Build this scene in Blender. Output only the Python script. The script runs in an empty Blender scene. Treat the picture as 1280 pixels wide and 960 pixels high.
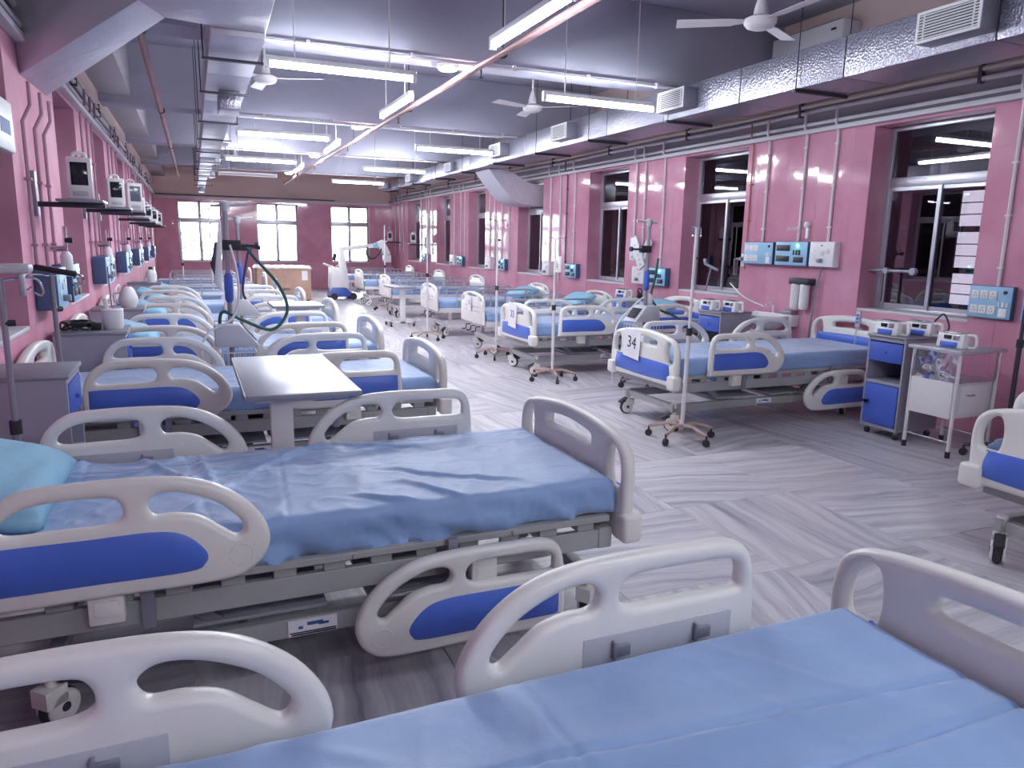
import bpy, bmesh, math, random
from mathutils import Vector, Matrix, noise, Euler
random.seed(7)
SC = bpy.context.scene
COL = SC.collection
R = math.radians

# ------------------------------------------------------------------ camera
PITCH, YAW, ROLL, CAMH, FPX = R(10.857), R(23.449), R(1.125), 1.55, 915.77
fw = Vector((math.sin(YAW)*math.cos(PITCH), math.cos(YAW)*math.cos(PITCH), -math.sin(PITCH)))
rt = Vector((math.cos(YAW), -math.sin(YAW), 0)); up = rt.cross(fw)
rt2 = rt*math.cos(ROLL) + up*math.sin(ROLL); up2 = up*math.cos(ROLL) - rt*math.sin(ROLL)
cd = bpy.data.cameras.new('camera'); cam = bpy.data.objects.new('camera', cd); COL.objects.link(cam)
cd.sensor_width = 36.0; cd.lens = FPX*36/1280; cd.clip_start = 0.02; cd.clip_end = 200
mw = Matrix((rt2, up2, -fw)).transposed().to_4x4(); mw.translation = (0, 0, CAMH)
cam.matrix_world = mw
SC.camera = cam

# ------------------------------------------------------------------ world, exposure
W = bpy.data.worlds.new('world'); SC.world = W; W.use_nodes = True
bg = W.node_tree.nodes['Background']
bg.inputs[0].default_value = (0.88, 0.94, 1.0, 1); bg.inputs[1].default_value = 2.2
TUBE_W = 15.0          # emission strength of the fluorescent tubes
LED_W = 70.0
SC.view_settings.view_transform = 'Standard'; SC.view_settings.look = 'None'
SC.view_settings.gamma = 1.0; SC.view_settings.use_curve_mapping = False
SC.view_settings.exposure = 3.12
try:
    SC.cycles.use_denoising = True
    SC.cycles.max_bounces = 8; SC.cycles.diffuse_bounces = 5; SC.cycles.glossy_bounces = 4
    SC.cycles.transparent_max_bounces = 12; SC.cycles.sample_clamp_indirect = 6.0
    SC.cycles.caustics_reflective = False; SC.cycles.caustics_refractive = False
except Exception: pass

# ------------------------------------------------------------------ materials
def srgb(r, g, b):
    f = lambda c: (c/255/12.92) if c/255 <= .04045 else ((c/255+.055)/1.055)**2.4
    return (f(r), f(g), f(b), 1)
MATS = {}
def mat(name, col, rough=.5, metal=0., spec=.5, bump=None, emit=None, var=None, coat=0, alpha=None):
    """bump=(scale,strength,distance); var=(scale,amount) gives gentle colour variation"""
    m = bpy.data.materials.new(name); m.use_nodes = True; MATS[name] = m
    nt = m.node_tree; b = nt.nodes['Principled BSDF']
    c = srgb(*col)
    b.inputs['Base Color'].default_value = c
    b.inputs['Roughness'].default_value = rough; b.inputs['Metallic'].default_value = metal
    b.inputs['Specular IOR Level'].default_value = spec
    if coat: b.inputs['Coat Weight'].default_value = coat; b.inputs['Coat Roughness'].default_value = .05
    tc = None
    if bump or var:
        tc = nt.nodes.new('ShaderNodeTexCoord')
    if var:
        n = nt.nodes.new('ShaderNodeTexNoise'); n.inputs['Scale'].default_value = var[0]; n.inputs['Detail'].default_value = 5
        nt.links.new(tc.outputs['Object'], n.inputs['Vector'])
        mr = nt.nodes.new('ShaderNodeMapRange'); mr.inputs[1].default_value = .3; mr.inputs[2].default_value = .7
        mr.inputs[3].default_value = 1-var[1]; mr.inputs[4].default_value = 1+var[1]*.6
        nt.links.new(n.outputs['Fac'], mr.inputs[0])
        mx = nt.nodes.new('ShaderNodeVectorMath'); mx.operation = 'SCALE'; mx.inputs[0].default_value = c[:3]
        nt.links.new(mr.outputs[0], mx.inputs['Scale']); nt.links.new(mx.outputs[0], b.inputs['Base Color'])
    if bump:
        n = nt.nodes.new('ShaderNodeTexNoise'); n.inputs['Scale'].default_value = bump[0]; n.inputs['Detail'].default_value = 4
        nt.links.new(tc.outputs['Object'], n.inputs['Vector'])
        bp = nt.nodes.new('ShaderNodeBump'); bp.inputs['Strength'].default_value = bump[1]; bp.inputs['Distance'].default_value = bump[2]
        nt.links.new(n.outputs['Fac'], bp.inputs['Height']); nt.links.new(bp.outputs[0], b.inputs['Normal'])
    if emit:
        b.inputs['Emission Color'].default_value = srgb(*emit[0]); b.inputs['Emission Strength'].default_value = emit[1]
    return m
mat('plastic', (232, 229, 224), .32, bump=(60, .03, .002))
mat('plastic_grey', (188, 188, 196), .4)
mat('blue', (78, 112, 208), .35)
mat('blue_dull', (70, 96, 190), .45)
mat('frame', (168, 169, 168), .42, var=(3, .06))
mat('steel', (190, 190, 196), .22, metal=.95)
mat('brushed', (184, 184, 194), .3, metal=.35, bump=(40, .05, .002))
mat('chrome', (215, 215, 222), .12, metal=1)
mat('dark', (36, 34, 42), .5)
mat('rubber', (52, 50, 56), .7)
mat('darksteel', (70, 68, 78), .4, metal=.5)
mat('greymetal', (150, 150, 162), .38, metal=.4)
mat('white', (232, 230, 232), .4)
mat('whitepaint', (222, 218, 220), .45)
mat('lockergrey', (160, 158, 172), .42)
mat('rust', (186, 160, 150), .6, var=(12, .35))
mat('sheet', (140, 170, 214), .5, spec=.5, bump=(9, .22, .02), var=(2.2, .09))
mat('pillow', (150, 198, 222), .75, spec=.25, bump=(14, .25, .02))
_sb = MATS['sheet'].node_tree.nodes['Principled BSDF']; _sb.inputs['Sheen Weight'].default_value = .55; _sb.inputs['Sheen Roughness'].default_value = .45
mat('cardboard', (196, 162, 144), .8, var=(4, .08))
mat('peach', (222, 198, 192), .75, var=(1.2, .05))
mat('ceiling', (176, 174, 190), .8, var=(.6, .03))
mat('bandgrey', (168, 162, 168), .75, var=(1.5, .08))
mat('trimwhite', (206, 202, 208), .5)
mat('trimdark', (92, 84, 100), .6)
mat('conduit', (222, 214, 218), .45)
mat('conduit_pink', (176, 140, 158), .5)
mat('copper', (176, 120, 100), .35, metal=.6)
mat('redpipe', (158, 116, 118), .5, var=(1.2, .3))
mat('alu', (196, 196, 206), .35, metal=.6)
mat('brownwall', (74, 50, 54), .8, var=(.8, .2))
mat('boardblue', (150, 196, 226), .4)
mat('boardside', (70, 92, 130), .5)
mat('socketblack', (34, 32, 44), .4)
mat('screen', (26, 30, 40), .12)
mat('screengrey', (96, 104, 118), .15)
mat('green_led', (60, 240, 170), .4, emit=((80, 255, 190), 6))
mat('red', (206, 60, 70), .5)
mat('bluemark', (60, 96, 150), .6)
mat('darkmark', (40, 40, 70), .6)
mat('teal_hose', (38, 92, 92), .4)
mat('darkhose', (60, 52, 84), .4)
mat('hosewhite', (226, 224, 230), .35)
mat('tube', (255, 255, 255), .4, emit=((236, 247, 255), TUBE_W))
mat('led', (255, 255, 255), .4, emit=((255, 246, 250), LED_W))
mat('litpane', (255, 255, 255), .5, emit=((236, 240, 255), .3))
mat('fanwhite', (214, 208, 210), .45)
mat('cream', (214, 200, 186), .6)
mat('basin', (226, 224, 230), .12, coat=.5)
mat('paper', (240, 238, 244), .7)
mat('ink', (50, 48, 66), .7)
mat('xrayblue', (56, 84, 170), .4)
mat('grout', (150, 146, 152), .9)
mat('leaf', (70, 96, 60), .8)

def thin_glass(name, tint, refl, rough=.0, milk=0.0):
    m = bpy.data.materials.new(name); m.use_nodes = True; MATS[name] = m; nt = m.node_tree; nt.nodes.clear()
    o = nt.nodes.new('ShaderNodeOutputMaterial'); t = nt.nodes.new('ShaderNodeBsdfTransparent'); t.inputs[0].default_value = (*tint, 1)
    g = nt.nodes.new('ShaderNodeBsdfGlossy'); g.inputs['Roughness'].default_value = rough; g.inputs[0].default_value = (.9, .9, 1, 1)
    fr = nt.nodes.new('ShaderNodeFresnel'); fr.inputs[0].default_value = 1.5
    mm = nt.nodes.new('ShaderNodeMath'); mm.operation = 'MULTIPLY'; mm.inputs[1].default_value = refl; nt.links.new(fr.outputs[0], mm.inputs[0])
    mx = nt.nodes.new('ShaderNodeMixShader'); nt.links.new(mm.outputs[0], mx.inputs[0]); nt.links.new(t.outputs[0], mx.inputs[1]); nt.links.new(g.outputs[0], mx.inputs[2])
    out = mx
    if milk:
        d = nt.nodes.new('ShaderNodeBsdfTranslucent'); d.inputs[0].default_value = (.95, .95, .95, 1)
        m2 = nt.nodes.new('ShaderNodeMixShader'); m2.inputs[0].default_value = milk
        nt.links.new(mx.outputs[0], m2.inputs[1]); nt.links.new(d.outputs[0], m2.inputs[2]); out = m2
    nt.links.new(out.outputs[0], o.inputs[0]); return m
thin_glass('glass_dark', (.55, .52, .55), 1.6)
thin_glass('glass_clear', (.96, .97, 1), 1.0)
thin_glass('plasticfilm', (.82, .82, .86), 4.0, rough=.08)

def foil(name, col, rough, s1, st):
    m = mat(name, col, rough, metal=.92); nt = m.node_tree; b = nt.nodes['Principled BSDF']
    tc = nt.nodes.new('ShaderNodeTexCoord')
    v = nt.nodes.new('ShaderNodeTexVoronoi'); v.inputs['Scale'].default_value = s1; v.feature = 'F1'
    n = nt.nodes.new('ShaderNodeTexNoise'); n.inputs['Scale'].default_value = 5; n.inputs['Detail'].default_value = 6
    nt.links.new(tc.outputs['Object'], n.inputs['Vector']); nt.links.new(tc.outputs['Object'], v.inputs['Vector'])
    a = nt.nodes.new('ShaderNodeMath'); a.operation = 'MULTIPLY_ADD'; a.inputs[1].default_value = 2.2
    nt.links.new(n.outputs['Fac'], a.inputs[0]); nt.links.new(v.outputs['Distance'], a.inputs[2])
    bp = nt.nodes.new('ShaderNodeBump'); bp.inputs['Strength'].default_value = st; bp.inputs['Distance'].default_value = .02
    nt.links.new(a.outputs[0], bp.inputs['Height']); nt.links.new(bp.outputs[0], b.inputs['Normal'])
    return m
foil('foil', (156, 155, 168), .32, 55, .22)
foil('duct_metal', (206, 204, 214), .45, 6, .25)
MATS['duct_metal'].node_tree.nodes['Principled BSDF'].inputs['Metallic'].default_value = .45
MATS['foil'].node_tree.nodes['Principled BSDF'].inputs['Metallic'].default_value = .7

def pink_tile(name, joints):
    m = mat(name, (198, 138, 158), .07, spec=.5); nt = m.node_tree; b = nt.nodes['Principled BSDF']
    geo = nt.nodes.new('ShaderNodeNewGeometry')
    n = nt.nodes.new('ShaderNodeTexNoise'); n.inputs['Scale'].default_value = 2.2; n.inputs['Detail'].default_value = 6
    nt.links.new(geo.outputs['Position'], n.inputs['Vector'])
    cr = nt.nodes.new('ShaderNodeValToRGB'); cr.color_ramp.elements[0].color = srgb(200, 138, 161); cr.color_ramp.elements[1].color = srgb(214, 156, 177)
    cr.color_ramp.elements[0].position = .35; cr.color_ramp.elements[1].position = .65
    nt.links.new(n.outputs['Fac'], cr.inputs[0]); nt.links.new(cr.outputs[0], b.inputs['Base Color'])
    w = nt.nodes.new('ShaderNodeTexNoise'); w.inputs['Scale'].default_value = 3.5; w.inputs['Detail'].default_value = 2
    nt.links.new(geo.outputs['Position'], w.inputs['Vector'])
    bp = nt.nodes.new('ShaderNodeBump'); bp.inputs['Strength'].default_value = .035; bp.inputs['Distance'].default_value = .02
    nt.links.new(w.outputs['Fac'], bp.inputs['Height']); nt.links.new(bp.outputs[0], b.inputs['Normal'])
    return m
pink_tile('pink', True)
pink_tile('pink_dull', True)
MATS['pink_dull'].node_tree.nodes['Principled BSDF'].inputs['Roughness'].default_value = .6
MATS['pink_dull'].node_tree.nodes['Principled BSDF'].inputs['Specular IOR Level'].default_value = .12

def marble():
    m = mat('marble', (170, 166, 174), .34, spec=.45); nt = m.node_tree; b = nt.nodes['Principled BSDF']; L = nt.links.new
    geo = nt.nodes.new('ShaderNodeNewGeometry'); oi = nt.nodes.new('ShaderNodeObjectInfo')
    # every slab has its own grain direction and shift
    st = nt.nodes.new('ShaderNodeMath'); st.operation = 'MULTIPLY'; st.inputs[1].default_value = 31.7; L(oi.outputs['Random'], st.inputs[0])
    fl = nt.nodes.new('ShaderNodeMath'); fl.operation = 'FRACT'; L(st.outputs[0], fl.inputs[0])
    ang = nt.nodes.new('ShaderNodeMapRange'); ang.inputs[3].default_value = -.25; ang.inputs[4].default_value = .25; L(fl.outputs[0], ang.inputs[0])
    q = nt.nodes.new('ShaderNodeMath'); q.operation = 'GREATER_THAN'; q.inputs[1].default_value = .62; L(oi.outputs['Random'], q.inputs[0])
    qa = nt.nodes.new('ShaderNodeMath'); qa.operation = 'MULTIPLY_ADD'; qa.inputs[1].default_value = 1.5708; L(q.outputs[0], qa.inputs[0]); L(ang.outputs[0], qa.inputs[2])
    sh = nt.nodes.new('ShaderNodeVectorMath'); sh.operation = 'SCALE'; sh.inputs[0].default_value = (37, 53, 11); L(oi.outputs['Random'], sh.inputs['Scale'])
    ad = nt.nodes.new('ShaderNodeVectorMath'); L(geo.outputs['Position'], ad.inputs[0]); L(sh.outputs[0], ad.inputs[1])
    vr = nt.nodes.new('ShaderNodeVectorRotate'); vr.rotation_type = 'Z_AXIS'; L(ad.outputs[0], vr.inputs['Vector']); L(qa.outputs[0], vr.inputs['Angle'])
    # warp, then stretch into streaks
    wn = nt.nodes.new('ShaderNodeTexNoise'); wn.inputs['Scale'].default_value = 1.4; wn.inputs['Detail'].default_value = 3; L(vr.outputs[0], wn.inputs['Vector'])
    ws = nt.nodes.new('ShaderNodeVectorMath'); ws.operation = 'SCALE'; ws.inputs['Scale'].default_value = .22; L(wn.outputs['Color'], ws.inputs[0])
    wa = nt.nodes.new('ShaderNodeVectorMath'); L(vr.outputs[0], wa.inputs[0]); L(ws.outputs[0], wa.inputs[1])
    mp = nt.nodes.new('ShaderNodeVectorMath'); mp.operation = 'MULTIPLY'; mp.inputs[1].default_value = (9.0, .45, 1); L(wa.outputs[0], mp.inputs[0])
    n = nt.nodes.new('ShaderNodeTexNoise'); n.inputs['Scale'].default_value = 1.6; n.inputs['Detail'].default_value = 8; n.inputs['Roughness'].default_value = .62; L(mp.outputs[0], n.inputs['Vector'])
    cr = nt.nodes.new('ShaderNodeValToRGB'); e = cr.color_ramp.elements
    e[0].position = .30; e[0].color = srgb(140, 140, 154); e[1].position = .72; e[1].color = srgb(226, 222, 225)
    x = cr.color_ramp.elements.new(.42); x.color = srgb(180, 177, 186)
    x = cr.color_ramp.elements.new(.55); x.color = srgb(206, 202, 207)
    L(n.outputs['Fac'], cr.inputs[0])
    # slab-to-slab tone and a little warm staining
    tn = nt.nodes.new('ShaderNodeMapRange'); tn.inputs[3].default_value = .86; tn.inputs[4].default_value = 1.06; L(fl.outputs[0], tn.inputs[0])
    sc = nt.nodes.new('ShaderNodeVectorMath'); sc.operation = 'SCALE'; L(cr.outputs[0], sc.inputs[0]); L(tn.outputs[0], sc.inputs['Scale'])
    n2 = nt.nodes.new('ShaderNodeTexNoise'); n2.inputs['Scale'].default_value = .9; n2.inputs['Detail'].default_value = 5; L(geo.outputs['Position'], n2.inputs['Vector'])
    r2 = nt.nodes.new('ShaderNodeMapRange'); r2.inputs[1].default_value = .55; r2.inputs[2].default_value = .75; r2.inputs[4].default_value = .35; L(n2.outputs['Fac'], r2.inputs[0])
    mx = nt.nodes.new('ShaderNodeMix'); mx.data_type = 'RGBA'; L(r2.outputs[0], mx.inputs[0]); L(sc.outputs[0], mx.inputs[6]); mx.inputs[7].default_value = srgb(186, 172, 164)
    L(mx.outputs[2], b.inputs['Base Color'])
    rr = nt.nodes.new('ShaderNodeMapRange'); rr.inputs[3].default_value = .26; rr.inputs[4].default_value = .46; L(n.outputs['Fac'], rr.inputs[0]); L(rr.outputs[0], b.inputs['Roughness'])
marble()

# ------------------------------------------------------------------ mesh helpers
class MB:
    def __init__(s): s.v = []; s.f = []
    def add(s, vs, fs):
        o = len(s.v); s.v += [tuple(p) for p in vs]; s.f += [tuple(i+o for i in f) for f in fs]; return s
    def box(s, c, d, rot=None):
        hx, hy, hz = d[0]/2, d[1]/2, d[2]/2
        vs = [Vector((x*hx, y*hy, z*hz)) for x in (-1, 1) for y in (-1, 1) for z in (-1, 1)]
        if rot is not None: vs = [rot @ p for p in vs]
        vs = [p+Vector(c) for p in vs]
        return s.add(vs, [(0, 1, 3, 2), (4, 6, 7, 5), (0, 4, 5, 1), (2, 3, 7, 6), (0, 2, 6, 4), (1, 5, 7, 3)])
    def bb(s, x0, x1, y0, y1, z0, z1):
        return s.box(((x0+x1)/2, (y0+y1)/2, (z0+z1)/2), (x1-x0, y1-y0, z1-z0))
    def hexa(s, p): return s.add(p, [(0, 3, 2, 1), (4, 5, 6, 7), (0, 1, 5, 4), (1, 2, 6, 5), (2, 3, 7, 6), (3, 0, 4, 7)])
    def cyl(s, a, b, r, r2=None, n=12):
        a = Vector(a); b = Vector(b); r2 = r if r2 is None else r2
        d = (b-a).normalized(); u = d.orthogonal().normalized(); w = d.cross(u)
        vs = []
        for p, q in ((a, r), (b, r2)):
            for i in range(n):
                t = 2*math.pi*i/n; vs.append(p+u*math.cos(t)*q+w*math.sin(t)*q)
        fs = [(i, (i+1) % n, n+(i+1) % n, n+i) for i in range(n)]
        fs += [tuple(range(n-1, -1, -1)), tuple(range(n, 2*n))]
        return s.add(vs, fs)
    def tube(s, pts, r, n=8):
        P = [Vector(p) for p in pts]; m = len(P); vs = []
        t0 = (P[1]-P[0]).normalized(); u = t0.orthogonal().normalized()
        for i, p in enumerate(P):
            t = (P[min(i+1, m-1)]-P[max(i-1, 0)]).normalized()
            u = (u-t*u.dot(t)); u = u.normalized() if u.length > 1e-6 else t.orthogonal().normalized()
            w = t.cross(u)
            for k in range(n):
                a = 2*math.pi*k/n; vs.append(p+u*math.cos(a)*r+w*math.sin(a)*r)
        fs = [(i*n+k, i*n+(k+1) % n, (i+1)*n+(k+1) % n, (i+1)*n+k) for i in range(m-1) for k in range(n)]
        fs += [tuple(range(n-1, -1, -1)), tuple(range((m-1)*n, m*n))]
        return s.add(vs, fs)
    def lathe(s, prof, c=(0, 0, 0), n=20, axis='z'):
        vs = []
        for r, z in prof:
            for k in range(n):
                a = 2*math.pi*k/n; p = (r*math.cos(a), r*math.sin(a), z)
                if axis == 'y': p = (p[0], p[2], p[1])
                if axis == 'x': p = (p[2], p[0], p[1])
                vs.append((p[0]+c[0], p[1]+c[1], p[2]+c[2]))
        m = len(prof)
        fs = [(i*n+k, i*n+(k+1) % n, (i+1)*n+(k+1) % n, (i+1)*n+k) for i in range(m-1) for k in range(n)]
        fs += [tuple(range(n-1, -1, -1)), tuple(range((m-1)*n, m*n))]
        return s.add(vs, fs)
    def mesh(s, name='mesh', bevel=0, seg=2, sharp=38):
        me = bpy.data.meshes.new(name); me.from_pydata(s.v, [], s.f)
        bm = bmesh.new(); bm.from_mesh(me)
        if bevel:
            bmesh.ops.bevel(bm, geom=[e for e in bm.edges if len(e.link_faces) == 2 and e.calc_face_angle(0) > .5], offset=bevel, segments=seg, profile=.5, affect='EDGES', clamp_overlap=True)
        bmesh.ops.recalc_face_normals(bm, faces=bm.faces)
        bm.to_mesh(me); bm.free()
        me.shade_smooth(); me.set_sharp_from_angle(angle=R(sharp))
        return me
def link(name, me, mt, parent=None, loc=(0, 0, 0), rot=(0, 0, 0), scale=(1, 1, 1)):
    if mt is not None and me is not None:
        mm = MATS[mt] if isinstance(mt, str) else mt
        if len(me.materials) == 0: me.materials.append(mm)
        elif me.materials[0] != mm:
            me = me.copy(); me.materials.clear(); me.materials.append(mm)
    o = bpy.data.objects.new(name, me); COL.objects.link(o)
    o.location = loc; o.rotation_euler = rot; o.scale = scale
    if parent is not None: o.parent = parent
    return o
def tag(o, label, cat, group=None):
    o['label'] = label; o['category'] = cat
    if group: o['group'] = group
    return o
def thing(name, label, cat, loc=(0, 0, 0), rz=0, group=None):
    o = bpy.data.objects.new(name, None); COL.objects.link(o); o.location = loc; o.rotation_euler = (0, 0, rz)
    o.empty_display_size = .1
    return tag(o, label, cat, group)
def struct(name, me, mt, parent=None, label=None, **k):
    o = link(name, me, mt, parent, **k)
    if parent is None: o['kind'] = 'structure'
    if label: o['label'] = label
    return o
def bez(pts, n=8, closed=False):
    """Catmull-Rom through pts"""
    P = [Vector(p) for p in pts]; m = len(P); out = []
    rng = range(m) if closed else range(m-1)
    for i in rng:
        if closed: p0, p1, p2, p3 = P[i-1], P[i], P[(i+1) % m], P[(i+2) % m]
        else: p0, p1, p2, p3 = P[max(i-1, 0)], P[i], P[i+1], P[min(i+2, m-1)]
        for k in range(n):
            t = k/n; t2 = t*t; t3 = t2*t
            out.append(.5*((2*p1)+(-p0+p2)*t+(2*p0-5*p1+4*p2-p3)*t2+(-p0+3*p1-3*p2+p3)*t3))
    if not closed: out.append(P[-1])
    return out
def plate(outline, holes, thick, bev, res=3, n=5):
    """A rounded plate in the local XY plane with holes, from closed smooth outlines -> mesh (thickness on Z)"""
    from mathutils.geometry import delaunay_2d_cdt
    def inside(p, poly):
        c = False
        for a, b in zip(poly, poly[1:]+poly[:1]):
            if (a.y > p.y) != (b.y > p.y) and p.x < (b.x-a.x)*(p.y-a.y)/(b.y-a.y)+a.x: c = not c
        return c
    rings = []
    for k, ring in enumerate([outline]+list(holes)):
        pts = [Vector((p.x, p.y)) for p in bez([(p[0], p[1], 0) for p in ring], n, True)]
        area = sum(p.x*q.y-q.x*p.y for p, q in zip(pts, pts[1:]+pts[:1]))
        if (area > 0) != (k == 0): pts.reverse()
        m = len(pts); nor = []
        for i in range(m):
            t = (pts[(i+1) % m]-pts[i-1]).normalized(); nor.append(Vector((-t.y, t.x)))
        rings.append((pts, nor))
    B = MB(); lev = []
    prof = [(bev*(1-math.sin(a*math.pi/2/res)), -thick/2+bev*(1-math.cos(a*math.pi/2/res))) for a in range(res+1)]
    prof += [(o, -z) for o, z in reversed(prof)]
    caps = []
    for o, z in prof:
        row = []
        for pts, nor in rings:
            row.append([len(B.v)+i for i in range(len(pts))]); B.v += [(p.x+q.x*o, p.y+q.y*o, z) for p, q in zip(pts, nor)]
        lev.append(row)
    for k in range(len(prof)-1):
        for r in range(len(rings)):
            a, b = lev[k][r], lev[k+1][r]; m = len(a)
            for i in range(m): B.f.append((a[i], a[(i+1) % m], b[(i+1) % m], b[i]))
    for k, flip in ((0, True), (len(prof)-1, False)):
        o = prof[k][0]
        polys = [[Vector((B.v[i][0], B.v[i][1])) for i in row] for row in lev[k]]
        flat = [i for row in lev[k] for i in row]; vv = [p for q in polys for p in q]; ee = []; base = 0
        for q in polys:
            ee += [(base+i, base+(i+1) % len(q)) for i in range(len(q))]; base += len(q)
        ov, oe, of, orv, _, _ = delaunay_2d_cdt(vv, ee, [], 0, 1e-7)
        for tri in of:
            c = (ov[tri[0]]+ov[tri[1]]+ov[tri[2]])/3
            if not inside(c, polys[0]) or any(inside(c, h) for h in polys[1:]): continue
            if any(not orv[i] for i in tri): continue
            f = tuple(flat[orv[i][0]] for i in tri); B.f.append(tuple(reversed(f)) if flip else f)
    return B.mesh('plate', sharp=50)
def xform(me, M):
    me.transform(M)
    if M.determinant() < 0: me.flip_normals()
    return me
def text_mesh(txt, size):
    cu = bpy.data.curves.new('txt', 'FONT'); cu.body = txt; cu.size = size; cu.extrude = .0006; cu.align_x = 'CENTER'; cu.align_y = 'CENTER'
    ob = bpy.data.objects.new('tmp', cu); COL.objects.link(ob)
    me = bpy.data.meshes.new_from_object(ob.evaluated_get(bpy.context.evaluated_depsgraph_get()))
    bpy.data.objects.remove(ob); bpy.data.curves.remove(cu); me.materials.clear(); return me
CACHE = {}
def cached(key, fn):
    if key not in CACHE: CACHE[key] = fn()
    return CACHE[key]

# ------------------------------------------------------------------ the room
XL, XR, YF, YB, ZC = -.97, 6.15, 24.6, -9.0, 3.95
ZS, ZT = .95, 2.73                      # window sill and head
WIN = [(-7.4, -6.2), (-4.5, -3.3), (-1.6, -.4), (1.35, 2.55), (4.27, 5.45), (7.23, 8.46), (9.87, 11.08), (12.85, 14.02), (15.87, 16.99), (18.37, 19.53), (21.14, 22.45)]
FARWIN = [(-.35, .89), (1.90, 3.14), (4.18, 5.42)]
REC = .25
def solid_intervals(lo, hi, cuts):
    out = []; a = lo
    for c in cuts: out.append((a, c[0])); a = c[1]
    out.append((a, hi)); return out
def side_wall(name, x0, sgn, label):
    b = MB(); xa, xb = sorted((x0, x0+sgn*.4))
    for a, c in solid_intervals(YB, YF, WIN): b.bb(xa, xb, a, c, 0, ZT)
    for a, c in WIN: b.bb(xa, xb, a, c, 0, ZS)
    b.bb(xa, xb, YB, YF, ZT, 2.76)
    w = struct(name, b.mesh(name), 'pink' if sgn > 0 else 'pink_dull', label=label)
    link('band', MB().bb(xa, xb, YB, YF, 2.76, 3.02).mesh(), 'bandgrey', w)
    link('upper_wall', MB().bb(xa, xb, YB, YF, 3.02, ZC).mesh(), 'peach', w)
    return w
wallR = side_wall('wall_right', XR, 1, 'pink glazed tile wall with window bays, grey band and peach paint above')
wallL = side_wall('wall_left', XL, -1, 'shaded pink tile wall behind the left row of bed heads')
b = MB()
for a, c in solid_intervals(XL-.4, XR+.4, FARWIN): b.bb(a, c, YF, YF+.35, 0, 2.62)
for a, c in FARWIN: b.bb(a, c, YF, YF+.35, 0, .84)
b.bb(XL-.4, XR+.4, YF, YF+.35, 2.62, 2.72)
wallF = struct('wall_far', b.mesh(), 'pink', label='far pink end wall with three bright windows')
link('upper_wall', MB().bb(XL-.4, XR+.4, YF, YF+.35, 2.72, ZC).mesh(), 'peach', wallF)
wallB = struct('wall_back', MB().bb(XL-.4, XR+.4, YB-.2, YB, 0, ZC).mesh(), 'pink', label='pink end wall behind the viewer')
ceil = struct('ceiling', MB().bb(XL-.4, XR+.4, YB-.2, YF+.35, ZC, ZC+.15).mesh(), 'ceiling', label='pale lilac painted ceiling with deep cross beams')
BEAMS = [-5.6, -1.5, 2.65, 6.8, 10.95, 15.1, 19.4]
for y in BEAMS:
    link('beam', MB().bb(XL, XR, y, y+.42, 3.2, ZC).mesh(bevel=.012), 'ceiling', ceil)
link('edge_beam', MB().bb(XL, -.6, YB, YF, 3.3, ZC).mesh(bevel=.012), 'bandgrey', ceil)
# trims under the peach paint
def trim(n, x0, x1, y0, y1, z0, z1, lab, m='trimwhite'):
    o = struct('trim_%d' % n, MB().bb(x0, x1, y0, y1, z0, z1).mesh(bevel=.006), m, label=lab); return o
t = trim(1, XR-.07, XR, YB, YF, 2.755, 2.80, 'white ledge moulding running above the right windows')
link('groove', MB().bb(XR-.05, XR, YB, YF, 2.80, 2.83).mesh(), 'trimdark', t); link('upper_lip', MB().bb(XR-.06, XR, YB, YF, 2.83, 2.865).mesh(bevel=.006), 'trimwhite', t)
t = trim(2, XL, XL+.07, YB, YF, 2.755, 2.80, 'white ledge moulding running above the left windows')
link('groove', MB().bb(XL, XL+.05, YB, YF, 2.80, 2.83).mesh(), 'trimdark', t); link('upper_lip', MB().bb(XL, XL+.06, YB, YF, 2.83, 2.865).mesh(bevel=.006), 'trimwhite', t)
t = trim(3, XL, XR, YF-.06, YF, 2.68, 2.76, 'pale ledge moulding across the far wall')
link('dark_conduit', MB().cyl((XL, YF-.08, 2.79), (4.3, YF-.08, 2.79), .018).mesh(), 'trimdark', t)

# floor of large streaked slabs
fl = struct('floor', MB().bb(XL-.4, XR+.4, YB-.2, YF+.35, -.3, -.003).mesh(), 'grout', label='grey streaked marble slab floor')
S = .89; sm = MB().bb(-.444, .444, -.444, .444, -.03, 0).mesh('slab', bevel=.0015, seg=1); slabs = []
y = YB+S/2
while y < YF+S/2:
    for i in range(8): slabs.append((XL+S/2+i*S, y))
    y += S
for x, y in slabs:
    if y < -2.6: continue
    link('slab', sm, 'marble', fl, (x, min(y, YF+.0), 0))

# wall tiles on the right-hand piers, each very slightly out of true
tile_me = MB().bb(-.005, 0, -.5, .5, -.5, .5).mesh('tile')
cnt = 0; rnd = random.Random(3); rest = MB(); rest_f = MB()
piers = [(3.3, 4.27), (5.45, 7.23), (8.46, 9.87), (11.08, 12.85), (14.02, 15.87), (16.99, 18.37), (19.53, 21.14), (22.45, YF)]
for a, c in piers:
    nc = max(1, round((c-a)/.225)); wdt = (c-a)/nc; nr = 8; hh = 2.755/nr
    for i in range(nc):
        for k in range(nr):
            yy = a+(i+.5)*wdt; zz = (k+.5)*hh
            if cnt < 300 and k > 1:
                link('tile', tile_me, 'pink', wallR, (XR, yy, zz), (0, rnd.uniform(-.005, .005), rnd.uniform(-.005, .005)), (1, wdt-.0014, hh-.0014)); cnt += 1
            else: rest.bb(XR-.005, XR, yy-wdt/2+.0015, yy+wdt/2-.0015, zz-hh/2+.0015, zz+hh/2-.0015)
for x, y in slabs:
    if y < -2.6: rest_f.bb(x-.444, x+.444, y-.444, y+.444, -.03, 0)
o = link('slab_field', rest_f.mesh(), 'marble', fl); o['kind'] = 'stuff'
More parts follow.
